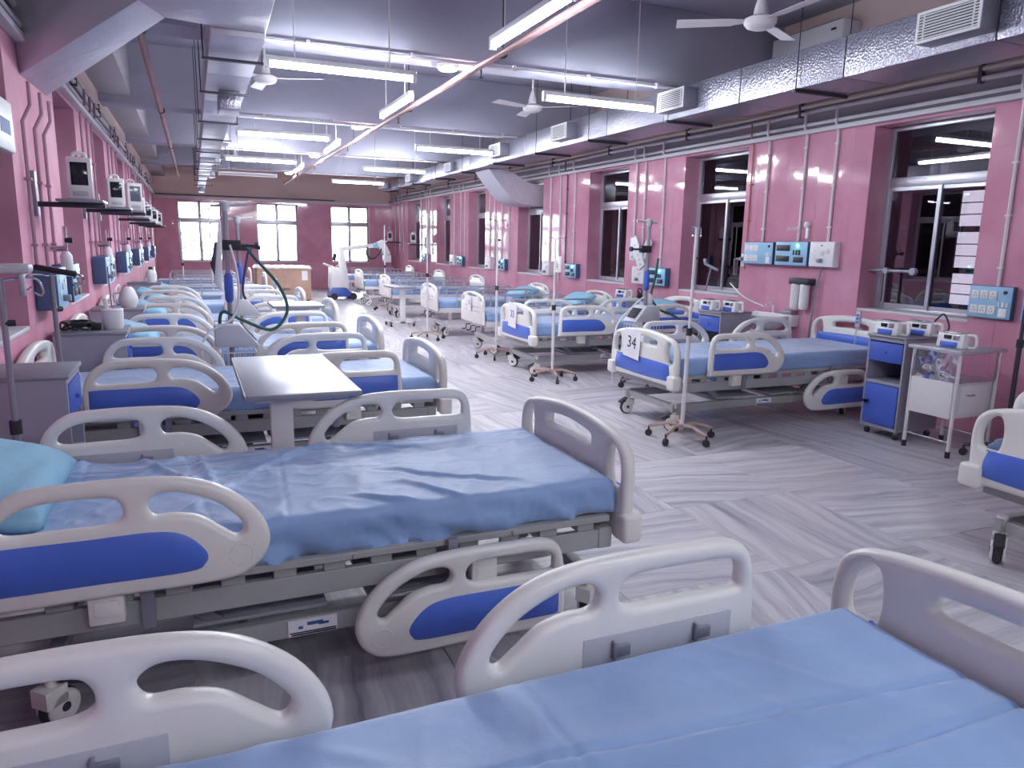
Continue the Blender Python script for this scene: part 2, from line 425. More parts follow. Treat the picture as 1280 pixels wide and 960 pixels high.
o = link('tile_field', rest.mesh(), 'pink', wallR); o['kind'] = 'stuff'

# windows ----------------------------------------------------------------
def side_window(n, y0, y1, xg, sgn, label, glass):
    """frame stands at x = xg; sgn points into the room"""
    w = y1-y0
    f = MB(); t = .05
    f.bb(xg-.03, xg+.03, y0, y0+t, ZS, ZT); f.bb(xg-.03, xg+.03, y1-t, y1, ZS, ZT)
    f.bb(xg-.03, xg+.03, y0+t, y1-t, ZT-.04, ZT); f.bb(xg-.03, xg+.03, y0+t, y1-t, ZS, ZS+.05)
    f.bb(xg-.035, xg+.035, y0+t, y1-t, 2.16, 2.25)
    win = struct('window_%d' % n, f.mesh(bevel=.004), 'alu', label=label)
    ym = (y0+y1)/2
    for a, c, dx in ((y0+t, ym+.02, 0), (ym-.02, y1-t, sgn*.018)):
        s = MB(); q = .035; x = xg+dx
        s.bb(x-.009, x+.009, a, a+q, ZS+.05, 2.16); s.bb(x-.009, x+.009, c-q, c, ZS+.05, 2.16)
        s.bb(x-.009, x+.009, a+q, c-q, ZS+.05, ZS+.09); s.bb(x-.009, x+.009, a+q, c-q, 2.125, 2.16)
        sa = link('sash', s.mesh(), 'alu', win)
        link('pane', MB().bb(x-.003, x+.003, a+q, c-q, ZS+.09, 2.125).mesh(), glass, sa)
    link('pane', MB().bb(xg-.003, xg+.003, y0+t, y1-t, 2.25, ZT-.04).mesh(), glass, win)
    xs = sorted((xg+sgn*.03, xg+sgn*(REC-.0)))
    link('sill', MB().bb(xs[0], xs[1], y0, y1, ZS, ZS+.03).mesh(bevel=.006), 'trimwhite', win)
ordn = ['first', 'second', 'third', 'fourth', 'fifth', 'sixth', 'seventh', 'eighth', 'ninth']
for i, (a, c) in enumerate(WIN):
    side_window(i+1, a, c, XR+REC, -1, ('%s dark sliding window on the right wall' % ordn[i-4]) if i > 3 else 'dark sliding window on the right wall behind the view', 'glass_dark')
    side_window(i+13, a, c, XL-REC, 1, ('%s window bay on the left wall' % ordn[i-4]) if i > 3 else 'window bay on the left wall behind the view', 'glass_dark')
for i, (a, c) in enumerate(FARWIN):
    yg = YF+.2; f = MB(); z0, z1 = .84, 2.62
    f.bb(a, a+.05, yg-.03, yg+.03, z0, z1); f.bb(c-.05, c, yg-.03, yg+.03, z0, z1)
    f.bb(a, c, yg-.03, yg+.03, z1-.04, z1); f.bb(a, c, yg-.03, yg+.03, z0, z0+.05); f.bb(a, c, yg-.04, yg+.04, 1.99, 2.13)
    f.bb((a+c)/2-.045, (a+c)/2+.045, yg-.03, yg+.03, z0, z1)
    win = struct('window_%d' % (26+i), f.mesh(bevel=.004), 'alu', label=['left', 'middle', 'right'][i]+' of three bright windows in the far wall')
    for (p, q) in ((a+.05, (a+c)/2-.045), ((a+c)/2+.045, c-.05)):
        link('pane', MB().bb(p, q, yg-.003, yg+.003, 2.13, z1-.04).mesh(), 'glass_clear', win)
        link('pane', MB().bb(p, q, yg-.003, yg+.003, z0+.05, 1.99).mesh(), 'glass_clear', win)
    if i == 1:
        for xx in (2.36, 2.7): link('grille_bar', MB().cyl((xx, yg-.06, z0), (xx, yg-.06, 1.7), .007, n=6).mesh(), 'alu', win)
        link('grille_bar', MB().cyl((a, yg-.06, 1.7), (c, yg-.06, 1.7), .007, n=6).mesh(), 'alu', win)
    link('grille_bar', MB().cyl((a, yg-.06, 2.2), (c, yg-.06, 2.2), .016, n=6).mesh(), 'alu', win)
    link('sill', MB().bb(a, c, YF-.03, yg-.03, z0-.02, z0+.015).mesh(bevel=.006), 'trimwhite', win)
# corridor behind the right windows, dark, with a slit window in its outer wall
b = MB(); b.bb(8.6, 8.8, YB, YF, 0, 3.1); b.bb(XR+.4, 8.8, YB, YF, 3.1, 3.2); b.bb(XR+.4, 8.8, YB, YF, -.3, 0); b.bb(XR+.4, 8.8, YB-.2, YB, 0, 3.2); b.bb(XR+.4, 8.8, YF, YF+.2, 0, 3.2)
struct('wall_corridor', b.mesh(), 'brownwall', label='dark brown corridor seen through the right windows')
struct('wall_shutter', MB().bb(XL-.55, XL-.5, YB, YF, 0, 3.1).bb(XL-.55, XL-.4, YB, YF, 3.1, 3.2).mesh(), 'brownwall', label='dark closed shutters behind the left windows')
f = MB(); sy0, sy1 = 5.93, 6.23
for z0, z1 in ((.92, 1.29), (1.37, 1.79), (1.86, 2.28)):
    pass
f.bb(8.56, 8.6, sy0-.04, sy0, .86, 2.34); f.bb(8.56, 8.6, sy1, sy1+.04, .86, 2.34)
for z in (.89, 1.33, 1.825, 2.31): f.bb(8.56, 8.6, sy0, sy1, z-.035, z+.035)
win = struct('window_31', f.mesh(), 'brownwall', label='bright barred slit window across the dark corridor')
for z0, z1 in ((.925, 1.295), (1.365, 1.79), (1.86, 2.275)):
    link('pane', MB().bb(8.585, 8.595, sy0, sy1, z0, z1).mesh(), 'litpane', win)
    for k in (1, 2): link('glazing_bar', MB().bb(8.57, 8.585, sy0, sy1, z0+(z1-z0)*k/3-.006, z0+(z1-z0)*k/3+.006).mesh(), 'trimdark', win)

# ------------------------------------------------------------------ hospital beds with moulded rails
HEAD_OUT = [(.05, 0), (.35, 0), (.68, 0), (.785, .03), (.838, .10), (.826, .18), (.755, .268), (.64, .333), (.48, .358), (.2, .357), (.10, .335), (.025, .265), (.0, .16), (.008, .04)]
FOOT_OUT = [(.03, 0), (.35, 0), (.66, 0), (.755, .03), (.798, .10), (.786, .18), (.72, .268), (.61, .333), (.46, .358), (.2, .358), (.085, .352), (.025, .31), (.004, .2), (.0, .03)]
SLOT = [(.10, .222), (.24, .222), (.36, .224), (.405, .245), (.40, .290), (.36, .309), (.22, .310), (.13, .294), (.078, .25)]
FSLOT = [(.07, .225), (.22, .225), (.36, .227), (.40, .25), (.395, .290), (.35, .309), (.2, .310), (.095, .306), (.058, .286), (.052, .245)]
KID = [(.495, .24), (.478, .278), (.515, .306), (.59, .298), (.685, .255), (.748, .195), (.757, .163), (.735, .145), (.69, .175), (.63, .218), (.56, .236)]
PAN = [(.045, .05), (.3, .05), (.58, .05), (.635, .07), (.64, .11), (.58, .17), (.49, .192), (.3, .192), (.05, .192), (.035, .175), (.033, .06)]
def sx(ring, k=1.0): return [(p[0]*k, p[1]) for p in ring]
def to_xz(me, flip):      # plate plane -> x,z ; thickness -> y
    M = Matrix(((-1 if flip else 1, 0, 0, 0), (0, 0, 1, 0), (0, 1, 0, 0), (0, 0, 0, 1)))
    return xform(me, M)
def to_yz(me):            # plate plane -> y,z ; thickness -> x
    return xform(me, Matrix(((0, 0, 1, 0), (1, 0, 0, 0), (0, 1, 0, 0), (0, 0, 0, 1))))
RAIL = {'head': to_xz(plate(sx(HEAD_OUT, .95), [sx(SLOT, .95), sx(KID, .95)], .05, .019, 3), False), 'foot': to_xz(plate(FOOT_OUT, [FSLOT, sx(KID, .955)], .05, .019, 3), True)}
PANEL = {'head': to_xz(plate(sx(PAN, .95), [], .006, .002, 1), False), 'foot': to_xz(plate(sx(PAN, .955), [], .006, .002, 1), True)}
LOWERPLATE = {}
for k, s in (('head', 1), ('foot', -1)):
    LOWERPLATE[k] = MB().bb(min(s*.08, s*.5), max(s*.08, s*.5), -.003, .003, .03, .175).mesh(bevel=.002)
ring_me = to_xz(plate([(.036*math.cos(a*.7854), .036*math.sin(a*.7854)) for a in range(8)], [[(.032*math.cos(a*.7854), .032*math.sin(a*.7854)) for a in range(8)]], .003, .001, 1), False)
clip_me = MB().bb(-.02, .02, -.012, .0, -.028, .0).bb(-.026, -.018, -.014, .0, -.034, .012).mesh(bevel=.002)
half = [(.25, .40), (.47, .402), (.497, .45), (.508, .58), (.506, .68), (.478, .755), (.40, .798), (.22, .828), (0, .842)]
BOARD_OUT = half+[(-p[0], p[1]) for p in reversed(half[:-1])]
SIDEH = [(.365, .60), (.352, .68), (.368, .755), (.41, .758), (.452, .71), (.463, .64), (.448, .595), (.40, .588)]
MIDH = [(-.19, .712), (0, .718), (.19, .712), (.215, .735), (.19, .762), (0, .778), (-.19, .762), (-.215, .735)]
BOARD = to_yz(plate(BOARD_OUT, [SIDEH, [(-p[0], p[1]) for p in SIDEH][::-1], MIDH], .056, .022, 3))
BPAN = to_yz(plate([(-.40, .445), (0, .435), (.40, .445), (.42, .46), (.425, .52), (.405, .578), (.38, .586), (0, .592), (-.38, .586), (-.405, .578), (-.425, .52), (-.42, .46)], [], .008, .003, 1))
bumper_me = MB().bb(-.045, .045, -.055, .055, -.06, .06).mesh(bevel=.02, seg=3)
def mattress_mesh(nx, ny, seed, amp, folds, droop=1.0, lx=1.185, ly=.45, z0=.485, z1=.632, xo=-.16, fd=1.0, dg=.55):
    rn = random.Random(seed); off = Vector((rn.uniform(-50, 50), rn.uniform(-50, 50), rn.uniform(-50, 50)))
    lines = []
    for k in range(folds):
        if k % 2: lines.append((rn.uniform(-.8, .8), 0, rn.uniform(-.12, .12)+math.pi/2, rn.uniform(.4, 1)))
        else: lines.append((0, rn.uniform(-.35, .35), rn.uniform(-.12, .12), rn.uniform(.4, 1)))
    diag = [(rn.uniform(-.8, .8), rn.uniform(-.4, .4), rn.uniform(.5, 2.6), rn.uniform(.15, .4), rn.uniform(.5, 1)) for _ in range(folds*2)]
    rr = .03; B = MB(); idx = {}
    def h(x, y):
        p = Vector((x*2.1, y*2.1, 0))+off
        a = noise.noise(p)*.5+.35*(1-abs(noise.noise(p*1.9+Vector((7, 0, 0)))))**3+.22*(1-abs(noise.noise(p*4.3)))**4
        z = a*amp
        for (cx, cy, an, s) in lines:
            d = abs(-(x-cx)*math.sin(an)+(y-cy)*math.cos(an)); d += .004*noise.noise(Vector((x*5, y*5, an*9)))
            z -= fd*s*.0045*math.exp(-(d/.008)**2); z += fd*s*.004*math.exp(-(d/.06)**2)
        for (cx, cy, an, ln, s) in diag:
            u = (x-cx)*math.cos(an)+(y-cy)*math.sin(an); d = -(x-cx)*math.sin(an)+(y-cy)*math.cos(an)+.05*math.sin(u*4+s*5)
            z += s*amp*dg*math.exp(-(d/.018)**2)*math.exp(-(u/ln)**4)
        return z
    for i in range(nx+1):
        for j in range(ny+1):
            x = -lx+2*lx*i/nx; y = -ly+2*ly*j/ny
            d = min(lx-abs(x), ly-abs(y)); e = 0
            if d < rr: e = rr-math.sqrt(max(0, rr*rr-(rr-d)**2))
            fall = min(1, d/.05)
            idx[i, j] = len(B.v); B.v.append((x, y, z1-e+h(x, y)*(.35+.65*fall)))
    for i in range(nx):
        for j in range(ny): B.f.append((idx[i, j], idx[i+1, j], idx[i+1, j+1], idx[i, j+1]))
    border = [(i, 0) for i in range(nx)]+[(nx, j) for j in range(ny)]+[(i, ny) for i in range(nx, 0, -1)]+[(0, j) for j in range(ny, 0, -1)]
    prev = [idx[b] for b in border]
    for k in range(1, 6):
        cur = []
        for b in border:
            x, y, z = B.v[idx[b]]
            nx_, ny_ = (0, -1) if b[1] == 0 and b[0] < nx else (1, 0) if b[0] == nx and b[1] < ny else (0, 1) if b[1] == ny and b[0] > 0 else (-1, 0)
            f = k/5; zz = z+(z0-z)*f-(.012*droop*f*noise.noise(Vector((x*3, y*3, seed))))
            s = x*ny_*7+y*nx_*7
            o = .016*amp/.012*f**.6*noise.noise(Vector((s, f*2.2+s*.3, seed*3.1)))*droop+.004*f
            o += .010*amp/.012*droop*max(0, noise.noise(Vector((s*2.3+f*2.5, f, seed+9))))
            if k == 5: o -= .008
            o = min(o, .022)
            cur.append(len(B.v)); B.v.append((x+nx_*o, y+ny_*o, zz))
        n = len(border)
        for q in range(n): B.f.append((prev[q], cur[q], cur[(q+1) % n], prev[(q+1) % n]))
        prev = cur
    B.f.append(tuple(reversed(prev)))
    B.v = [(p[0]+xo, p[1], p[2]) for p in B.v]
    return B.mesh('mattress', sharp=80)
def deck_mesh():
    b = MB()
    for s in (-1, 1):
        b.bb(-1.35, 1.0, s*.445-.018, s*.445+.018, .462, .488)                 # lip
        b.bb(-1.35, 1.0, s*.43-.015, s*.43+.015, .345, .425)                   # beam
        for k in range(12): b.bb(-.95+k*.165, -.95+k*.165+.075, s*.43-.012, s*.43+.012, .425, .462)
        for k in (-.62, -.02, .58): b.cyl((k, s*.463, .475), (k, s*.47, .475), .012, n=8)
    for k in range(9): b.bb(-.93+k*.225, -.82+k*.225, -.43, .43, .455, .47)
    b.bb(.96, 1.02, -.45, .45, .345, .43); b.bb(-1.36, -1.30, -.45, .45, .345, .43)
    return b.mesh(bevel=.003, seg=1)
def base_mesh():
    b = MB()
    for s in (-1, 1): b.bb(-1.0, 1.0, s*.36-.02, s*.36+.02, .165, .235)
    for x in (-.96, -.3, .3, .96): b.bb(x-.025, x+.025, -.34, .34, .175, .225)
    return b.mesh(bevel=.004, seg=1)
def lift_mesh(sgn):
    b = MB()
    for s in (-1, 1):
        b.hexa([(sgn*.36, s*.3-.012, .18), (sgn*.42, s*.3-.012, .18), (sgn*.42, s*.3+.012, .18), (sgn*.36, s*.3+.012, .18), (sgn*.66, s*.3-.012, .42), (sgn*.73, s*.3-.012, .42), (sgn*.73, s*.3+.012, .42), (sgn*.66, s*.3+.012, .42)])
    b.cyl((sgn*.69, -.32, .40), (sgn*.69, .32, .40), .018, n=10); b.cyl((sgn*.39, -.32, .2), (sgn*.39, .32, .2), .018, n=10)
    return b.mesh()
motor_me = MB().bb(-.3, .12, -.045, .045, .27, .35).cyl((.12, 0, .31), (.5, 0, .31), .018, n=10).mesh(bevel=.006)
trayplate_me = MB().bb(-.55, -.1, -.33, .33, .238, .252).bb(.05, .5, -.33, .33, .238, .252).mesh(bevel=.003)
def caster_cover():
    b = MB(); b.cyl((0, 0, .14), (0, 0, .2), .018, n=10); b.cyl((0, 0, .2), (0, 0, .245), .026, n=12)
    b.lathe([(.002, -.034), (.05, -.034), (.056, -.028), (.056, -.022), (.002, -.022)], (.02, 0, .066), 20, 'y')
    b.lathe([(.002, .022), (.056, .022), (.056, .028), (.05, .034), (.002, .034)], (.02, 0, .066), 20, 'y')
    b.bb(-.045, .03, -.034, .034, .085, .145)
    return b.mesh(bevel=0)
caster_me = caster_cover()
wheel_me = MB().lathe([(.01, -.02), (.05, -.02), (.062, -.014), (.0625, 0), (.062, .014), (.05, .02), (.01, .02)], (0, 0, 0), 24, 'y').mesh()
hub_me = MB().lathe([(.001, -.037), (.014, -.037), (.016, -.034), (.016, .034), (.014, .037), (.001, .037)], (0, 0, 0), 14, 'y').mesh()
pedal_me = MB().box((.06, 0, .1), (.09, .05, .018), Euler((0, .5, 0)).to_matrix()).mesh(bevel=.006)
bracket_me = MB().bb(-.05, .05, -.03, .03, -.11, .01).bb(-.035, .035, -.036, .036, -.085, -.03).mesh(bevel=.008)
swing_me = MB().bb(-.02, .02, -.012, .012, -.17, .02).mesh(bevel=.004)
plate_me = MB().bb(-.085, .085, -.002, .002, -.03, .03).mesh()
def marks_mesh(cols): 
    b = MB()
    for (x0, x1, z0, z1) in cols: b.bb(x0, x1, -.001, .001, z0, z1)
    return b.mesh()
mark_blue = marks_mesh([(-.02, .035, .006, .018), (.02, .055, .002, .011), (-.05, -.035, -.004, .006)])
mark_dark = marks_mesh([(-.08, .08, -.019, -.015), (-.075, .08, -.027, -.022)])
DECK, BASE, LIFT1, LIFT2 = deck_mesh(), base_mesh(), lift_mesh(1), lift_mesh(-1)
MATT_A = mattress_mesh(250, 110, 11, .008, 8, .5, fd=3.2, dg=.6)
MATT_B = mattress_mesh(250, 110, 5, .024, 6, 1.6, fd=1.2, dg=.8)
MATT_C = mattress_mesh(90, 44, 21, .014, 5, 1.2)
MATT_D = mattress_mesh(90, 44, 33, .009, 4, .7)
def place_casters(root, xs=.84, ys=.36, zs=0, seed=0):
    rn = random.Random(seed)
    for sx_ in (-1, 1):
        for sy_ in (-1, 1):
            c = link('caster', caster_me, 'plastic', root, (sx_*xs, sy_*ys, zs), (0, 0, rn.uniform(-.9, .9)+(math.pi if rn.random() < .5 else 0)))
            link('wheel', wheel_me, 'rubber', c, (.02, 0, .0627)); link('hub_cap', hub_me, 'darksteel', c, (.02, 0, .066)); link('brake_pedal', pedal_me, 'rubber', c, (0, 0, .03))
def bed(label, y, x, rz, low=(), matt=MATT_D, seed=0, plates=True):
    """moulded-rail bed; low = set of (end, side) rails that are folded down, side 'near' faces the viewer"""
    root = thing('hospital_bed', label, 'hospital bed', (x, y, 0), rz, 'hospital beds with moulded rails')
    nearsign = -1 if abs(rz) < .8 else 1
    link('mattress', matt, 'sheet', root)
    link('deck_frame', DECK, 'frame', root)
    bf = link('base_frame', BASE, 'frame', root)
    for s in (-1, 1):
        p = link('name_plate', plate_me, 'paper', bf, (-.16 if rz == 0 else .02, s*.383, .2), (0, 0, 0 if s < 0 else math.pi))
        # raised print on the plate: parts of the base frame beside it
        for me_, mm_ in ((mark_blue, 'bluemark'), (mark_dark, 'darkmark')):
            link('plate_print', me_, mm_, bf, (-.16 if rz == 0 else .02, s*.386, .2), (0, 0, 0 if s < 0 else math.pi))
    link('lift_arm', LIFT1, 'greymetal', root); link('lift_arm', LIFT2, 'greymetal', root)
    link('motor', motor_me, 'dark', root); link('under_tray', trayplate_me, 'plastic_grey', root)
    fb = link('footboard', BOARD, 'plastic', root, (1.06, 0, 0)); link('blue_panel', BPAN, 'blue', fb, (.027, 0, 0))
    hb = link('headboard', BOARD, 'plastic', root, (-1.395, 0, .06)); link('blue_panel', BPAN, 'blue', hb, (.027, 0, .06))
    for bd in (fb, hb):
        for s in (-1, 1): link('bumper', bumper_me, 'plastic', bd, (.012 if bd is fb else -.012, s*.475, .44))
    for end in ('head', 'foot'):
        for side in ('near', 'far'):
            s = nearsign if side == 'near' else -nearsign
            dn = (end, side) in low
            xo = -1.10 if end == 'head' else .76
            r = link('side_rail', RAIL[end], 'plastic', root, (xo, s*(.535 if dn else .512), .115 if dn else .487))
            dx = 1 if end == 'head' else -1
            link('blue_panel', PANEL[end], 'blue', r, (0, s*.0245, 0)); link('emblem_ring', ring_me, 'plastic', r, (dx*.745*.953, s*.0245, .085))
            ip = link('inner_plate', LOWERPLATE[end], 'plastic_grey', r, (0, -s*.0245, 0))
            for q in (.17, .40): link('clip', clip_me, 'greymetal', r, (dx*q, -s*.027, .15), (0, 0, 0 if s > 0 else math.pi))
            link('rail_bracket', bracket_me, 'plastic', r, (dx*.32, -s*.04, .01 if not dn else .3))
            link('swing_arm', swing_me, 'greymetal', r, (dx*.43, -s*.055, .02 if not dn else .36))
    place_casters(root, .97, .36, seed=seed)
    return root

# older beds with straight metal rails
half2 = [(.2, .43), (.43, .432), (.448, .46), (.45, .6), (.448, .72), (.42, .79), (.33, .835), (.16, .865), (0, .872)]
B2OUT = half2+[(-p[0], p[1]) for p in reversed(half2[:-1])]
B2S = [(.31, .76), (.325, .80), (.36, .79), (.40, .75), (.405, .72), (.385, .715), (.35, .735)]
B2M = [(-.17, .80), (0, .806), (.17, .80), (.185, .815), (.17, .826), (0, .834), (-.17, .826), (-.185, .815)]
BOARD2 = to_yz(plate(B2OUT, [B2S, [(-p[0], p[1]) for p in B2S][::-1], B2M], .045, .016, 2))
b = MB(); b.bb(.0, .004, -.33, .33, .66, .67); b.bb(.0, .004, -.33, .33, .60, .607); RIB2 = b.mesh(bevel=.001)
def rail2():
    b = MB()
    for z in (.60, .69, .775): b.tube([(-.62, 0, z), (.62, 0, z)], .013, 8)
    for x in (-.56, -.19, .19, .56): b.bb(x-.012, x+.012, -.008, .008, .47, .775)
    for s in (-1, 1): b.tube(bez([(s*.62, 0, .775), (s*.67, 0, .76), (s*.69, 0, .70), (s*.69, 0, .5)], 5), .012, 8)
    return b.mesh()
RAIL2 = rail2()
b = MB()
for s in (-1, 1): b.bb(-.98, .98, s*.42-.02, s*.42+.02, .40, .47)
for x in (-.95, 0, .95): b.bb(x-.025, x+.025, -.42, .42, .41, .46)
for k in range(8): b.bb(-.9+k*.245, -.75+k*.245, -.41, .41, .468, .478)
FRAME2 = b.mesh(bevel=.004, seg=1)
b = MB()
for s in (-1, 1): b.bb(-.86, .86, s*.33-.018, s*.33+.018, .2, .25)
for x in (-.84, .84): b.bb(x-.02, x+.02, -.33, .33, .2, .25)
BASE2 = b.mesh(bevel=.004, seg=1)
b = MB()
for s in (-1, 1): b.bb(-.025, .025, s*.3-.02, s*.3+.02, .24, .41)
LEG2 = b.mesh(bevel=.004, seg=1)
crank_me = MB().tube(bez([(0, 0, 0), (.06, 0, 0), (.07, 0, -.05), (.08, 0, -.06), (.13, 0, -.06)], 4), .008, 6).mesh()
loop_me = MB().tube(bez([(-.5, 0, 0), (-.47, 0, -.13), (-.40, 0, -.19), (.0, 0, -.2), (.4, 0, -.19), (.47, 0, -.13), (.5, 0, 0)], 6), .014, 8).bb(-.2, -.17, -.01, .01, -.2, 0).bb(.17, .2, -.01, .01, -.2, 0).mesh()
MATT2 = mattress_mesh(70, 34, 44, .008, 3, .6, lx=.96, ly=.41, z0=.478, z1=.60, xo=0)
def bed2(label, y, x, rz, seed=0, loop=False):
    root = thing('metal_rail_bed', label, 'hospital bed', (x, y, 0), rz, 'older beds with straight metal rails')
    near = -1 if abs(rz) < .8 else 1
    link('mattress', MATT2, 'sheet', root); link('deck_frame', FRAME2, 'whitepaint', root); link('base_frame', BASE2, 'whitepaint', root)
    for x_ in (-.75, .75): link('leg', LEG2, 'whitepaint', root, (x_, 0, 0))
    for nm, sx_ in (('footboard', 1), ('headboard', -1)):
        bd = link(nm, BOARD2, 'plastic', root, (sx_*1.02, 0, 0)); link('rib', RIB2, 'plastic_grey', bd, (.022, 0, 0))
    for s in (-1, 1):
        if loop and s == near: link('side_rail', loop_me, 'whitepaint', root, (.2, s*.46, .42))
        else: link('side_rail', RAIL2, 'alu', root, (0, s*.455, 0))
    for s in (-.2, 0, .2): link('crank', crank_me, 'darksteel', root, (.98, s, .38))
    place_casters(root, .83, .33, 0, seed)
    return root

LX, RX = .48, 4.665
bed('nearest hospital bed, filling the foreground with smooth blue sheet', .85, .51, 0, matt=MATT_A, seed=1)
bed('hospital bed with crumpled blue sheet, its near foot rail folded down', 2.86, LX, 0, {('foot', 'near')}, MATT_B, 2)
bed('hospital bed behind the steel overbed table in the left row', 5.23, LX, 0, matt=MATT_C, seed=3)
bed('fourth hospital bed from the front in the left row', 7.05, LX, 0, matt=MATT_D, seed=4)
bed('fifth hospital bed from the front in the left row', 9.3, LX, 0, matt=MATT_C, seed=5)
bed('sixth hospital bed from the front in the left row, before the carton', 11.5, .40, 0, matt=MATT_D, seed=6)
bed2('seventh bed of the left row, first with straight metal rails', 13.75, .3, 0, 7)
bed2('eighth bed of the left row, beside the big carton', 16.1, .32, 0, 8)
bed2('last bed of the left row under the far windows', 18.6, .2, 0, 9)
bed('hospital bed cut off by the right edge of the picture', 1.88, RX, math.pi, matt=MATT_D, seed=10)
bed('hospital bed numbered 34 with its near head rail folded down', 5.4, RX, math.pi, {('head', 'near')}, MATT_D, 11)
bed('blue panelled hospital bed beyond bed 34 in the right row', 8.17, RX, math.pi, matt=MATT_D, seed=12)
bed2('white bed with a hanging side loop and plain white footboard', 9.87, RX, math.pi, 13, loop=False)
bed2('white metal railed bed, fifth from the front in the right row', 12.0, RX, math.pi, 14)
bed2('white metal railed bed, sixth from the front in the right row', 15.15, RX, math.pi, 15)
bed2('white metal railed bed, seventh from the front in the right row', 18.0, RX+.05, math.pi, 16)
bed2('white metal railed bed, last of the right row by the corner', 21.0, RX+.1, math.pi, 17)

# ------------------------------------------------------------------ pillows
def pillow_mesh(lx, ly, lz, seed):
    n = 26; B = MB(); rows = []
    for sgn in (1, -1):
        for i in range(n+1):
            for j in range(n+1):
                u = -1+2*i/n; v = -1+2*j/n
                t = max(0, (1-u**4))**.55*max(0, (1-v**4))**.55
                pin = 1-.07*(abs(u)**6)*(1-abs(v)**2)-.0
                z = sgn*lz*t*(1+.16*noise.noise(Vector((u*2, v*2, seed+sgn))))
                B.v.append((u*lx*(1-.05*(1-abs(v))*abs(u)**8), v*ly*pin, z))
    m = n+1
    for k, off in ((0, 0), (1, m*m)):
        for i in range(n):
            for j in range(n):
                f = (off+i*m+j, off+(i+1)*m+j, off+(i+1)*m+j+1, off+i*m+j+1)
                B.f.append(f if k == 0 else tuple(reversed(f)))
    me = B.mesh('pillow', sharp=180)
    bm = bmesh.new(); bm.from_mesh(me); bmesh.ops.remove_doubles(bm, verts=bm.verts, dist=1e-4); bmesh.ops.recalc_face_normals(bm, faces=bm.faces); bm.to_mesh(me); bm.free(); me.shade_smooth()
    return me
PIL = pillow_mesh(.2, .33, .075, 3)
def pillow(label, x, y, z, tilt=0, rz=0, sc=(1, 1, 1)):
    o = link('pillow', PIL, 'pillow', None, (x, y, z), (0, tilt, rz), sc); tag(o, label, 'pillow', 'light blue pillows'); return o
pillow('large light blue pillow on the crumpled bed at the left edge', -.66, 2.9, .72, .32, 0, (1, 1.15, 1.1))
pillow('light blue pillow behind the rail of the fourth left bed', -.5, 7.05, .735, .35)
pillow('light blue pillow at the head of the fifth left bed', -.5, 9.3, .735, .35)
pillow('light blue pillow at the head of the sixth left bed', -.56, 11.5, .735, .4)
pillow('light blue pillow on the seventh left bed', -.5, 13.75, .70, .4)
pillow('bright blue pillow propped on the bed beyond bed 34', 5.62, 8.25, .745, -.38)
pillow('bright blue pillow on the white bed with plain footboard', 5.36, 9.95, .72, -.45)
pillow('pale blue pillow further along the right row', 5.4, 12.05, .70, -.3)
pillow('light blue pillow on the bed cut off at the right edge', 5.6, 1.88, .725, -.3)

# ------------------------------------------------------------------ ducts
# right trunk
rd = thing('foil_duct', 'long silver foil air duct hanging along the right wall', 'air duct', (0, 0, 0))
segs = [(-8.8, 12.3, 4.8, 5.32, 2.885, 3.2), (12.3, 16.6, 4.9, 5.3, 2.9, 3.16), (16.6, 19.4, 5.0, 5.28, 2.9, 3.12), (19.4, 21.2, 5.05, 5.25, 2.9, 3.08)]
for (y0, y1, x0, x1, z0, z1) in segs:
    yy = y0
    while yy < y1-.01:
        ye = min(yy+1.22, y1)
        link('duct_section', MB().bb(x0, x1, yy+.004, ye-.004, z0, z1).mesh(bevel=.008), 'foil', rd); yy = ye
for y in (1.2, 3.0, 5.1, 6.95, 8.7, 10.3, 12.0, 13.9, 15.6, 17.4, 18.8, 20.4):
    x0, x1 = (4.76, 5.36) if y < 12.3 else (4.87, 5.33)
    z0 = 2.885 if y < 12.3 else 2.9
    b = MB().bb(x0, x1, y-.018, y+.018, z0-.03, z0-.002)
    link('hanger', b.cyl((x0+.02, y, z0-.03), (x0+.02, y, 3.94), .005, n=6).cyl((x1-.02, y, z0-.03), (x1-.02, y, 3.94), .005, n=6).mesh(), 'darksteel', rd)
def grille(root, x, y, z, w=.46, h=.2, d=.16):
    g = link('grille_box', MB().bb(x, x+d, y-w/2, y+w/2, z-h/2, z+h/2).mesh(bevel=.004), 'foil', root)
    f = MB(); t = .018
    f.bb(x-.008, x, y-w/2, y+w/2, z+h/2-t, z+h/2); f.bb(x-.008, x, y-w/2, y+w/2, z-h/2, z-h/2+t)
    f.bb(x-.008, x, y-w/2, y-w/2+t, z-h/2+t, z+h/2-t); f.bb(x-.008, x, y+w/2-t, y+w/2, z-h/2+t, z+h/2-t)
    f.bb(x-.006, x, y+w/2-t-.04, y+w/2-t-.03, z-h/2+t, z+h/2-t); f.bb(x-.006, x, y-w/2+t+.03, y-w/2+t+.04, z-h/2+t, z+h/2-t)
    link('grille_frame', f.mesh(), 'white', g)
    link('grille_back', MB().bb(x-.0015, x-.0005, y-w/2+t, y+w/2-t, z-h/2+t, z+h/2-t).mesh(), 'dark', g)
    n = 9
    for k in range(n):
        zz = z-h/2+t+(h-2*t)*(k+.5)/n
        link('louvre', cached(('louv', w), lambda: MB().box((0, 0, 0), (.006, w-2*t, .009), Euler((0, .5, 0)).to_matrix()).mesh()), 'white', g, (x-.004, y, zz))
for y in (.4, 3.63, 6.72, 9.28, 11.6): grille(rd, 4.64, y, 3.04)
for y in (14.6, 17.6, 20.4): grille(rd, 4.82, y, 3.03, .4, .17, .2)
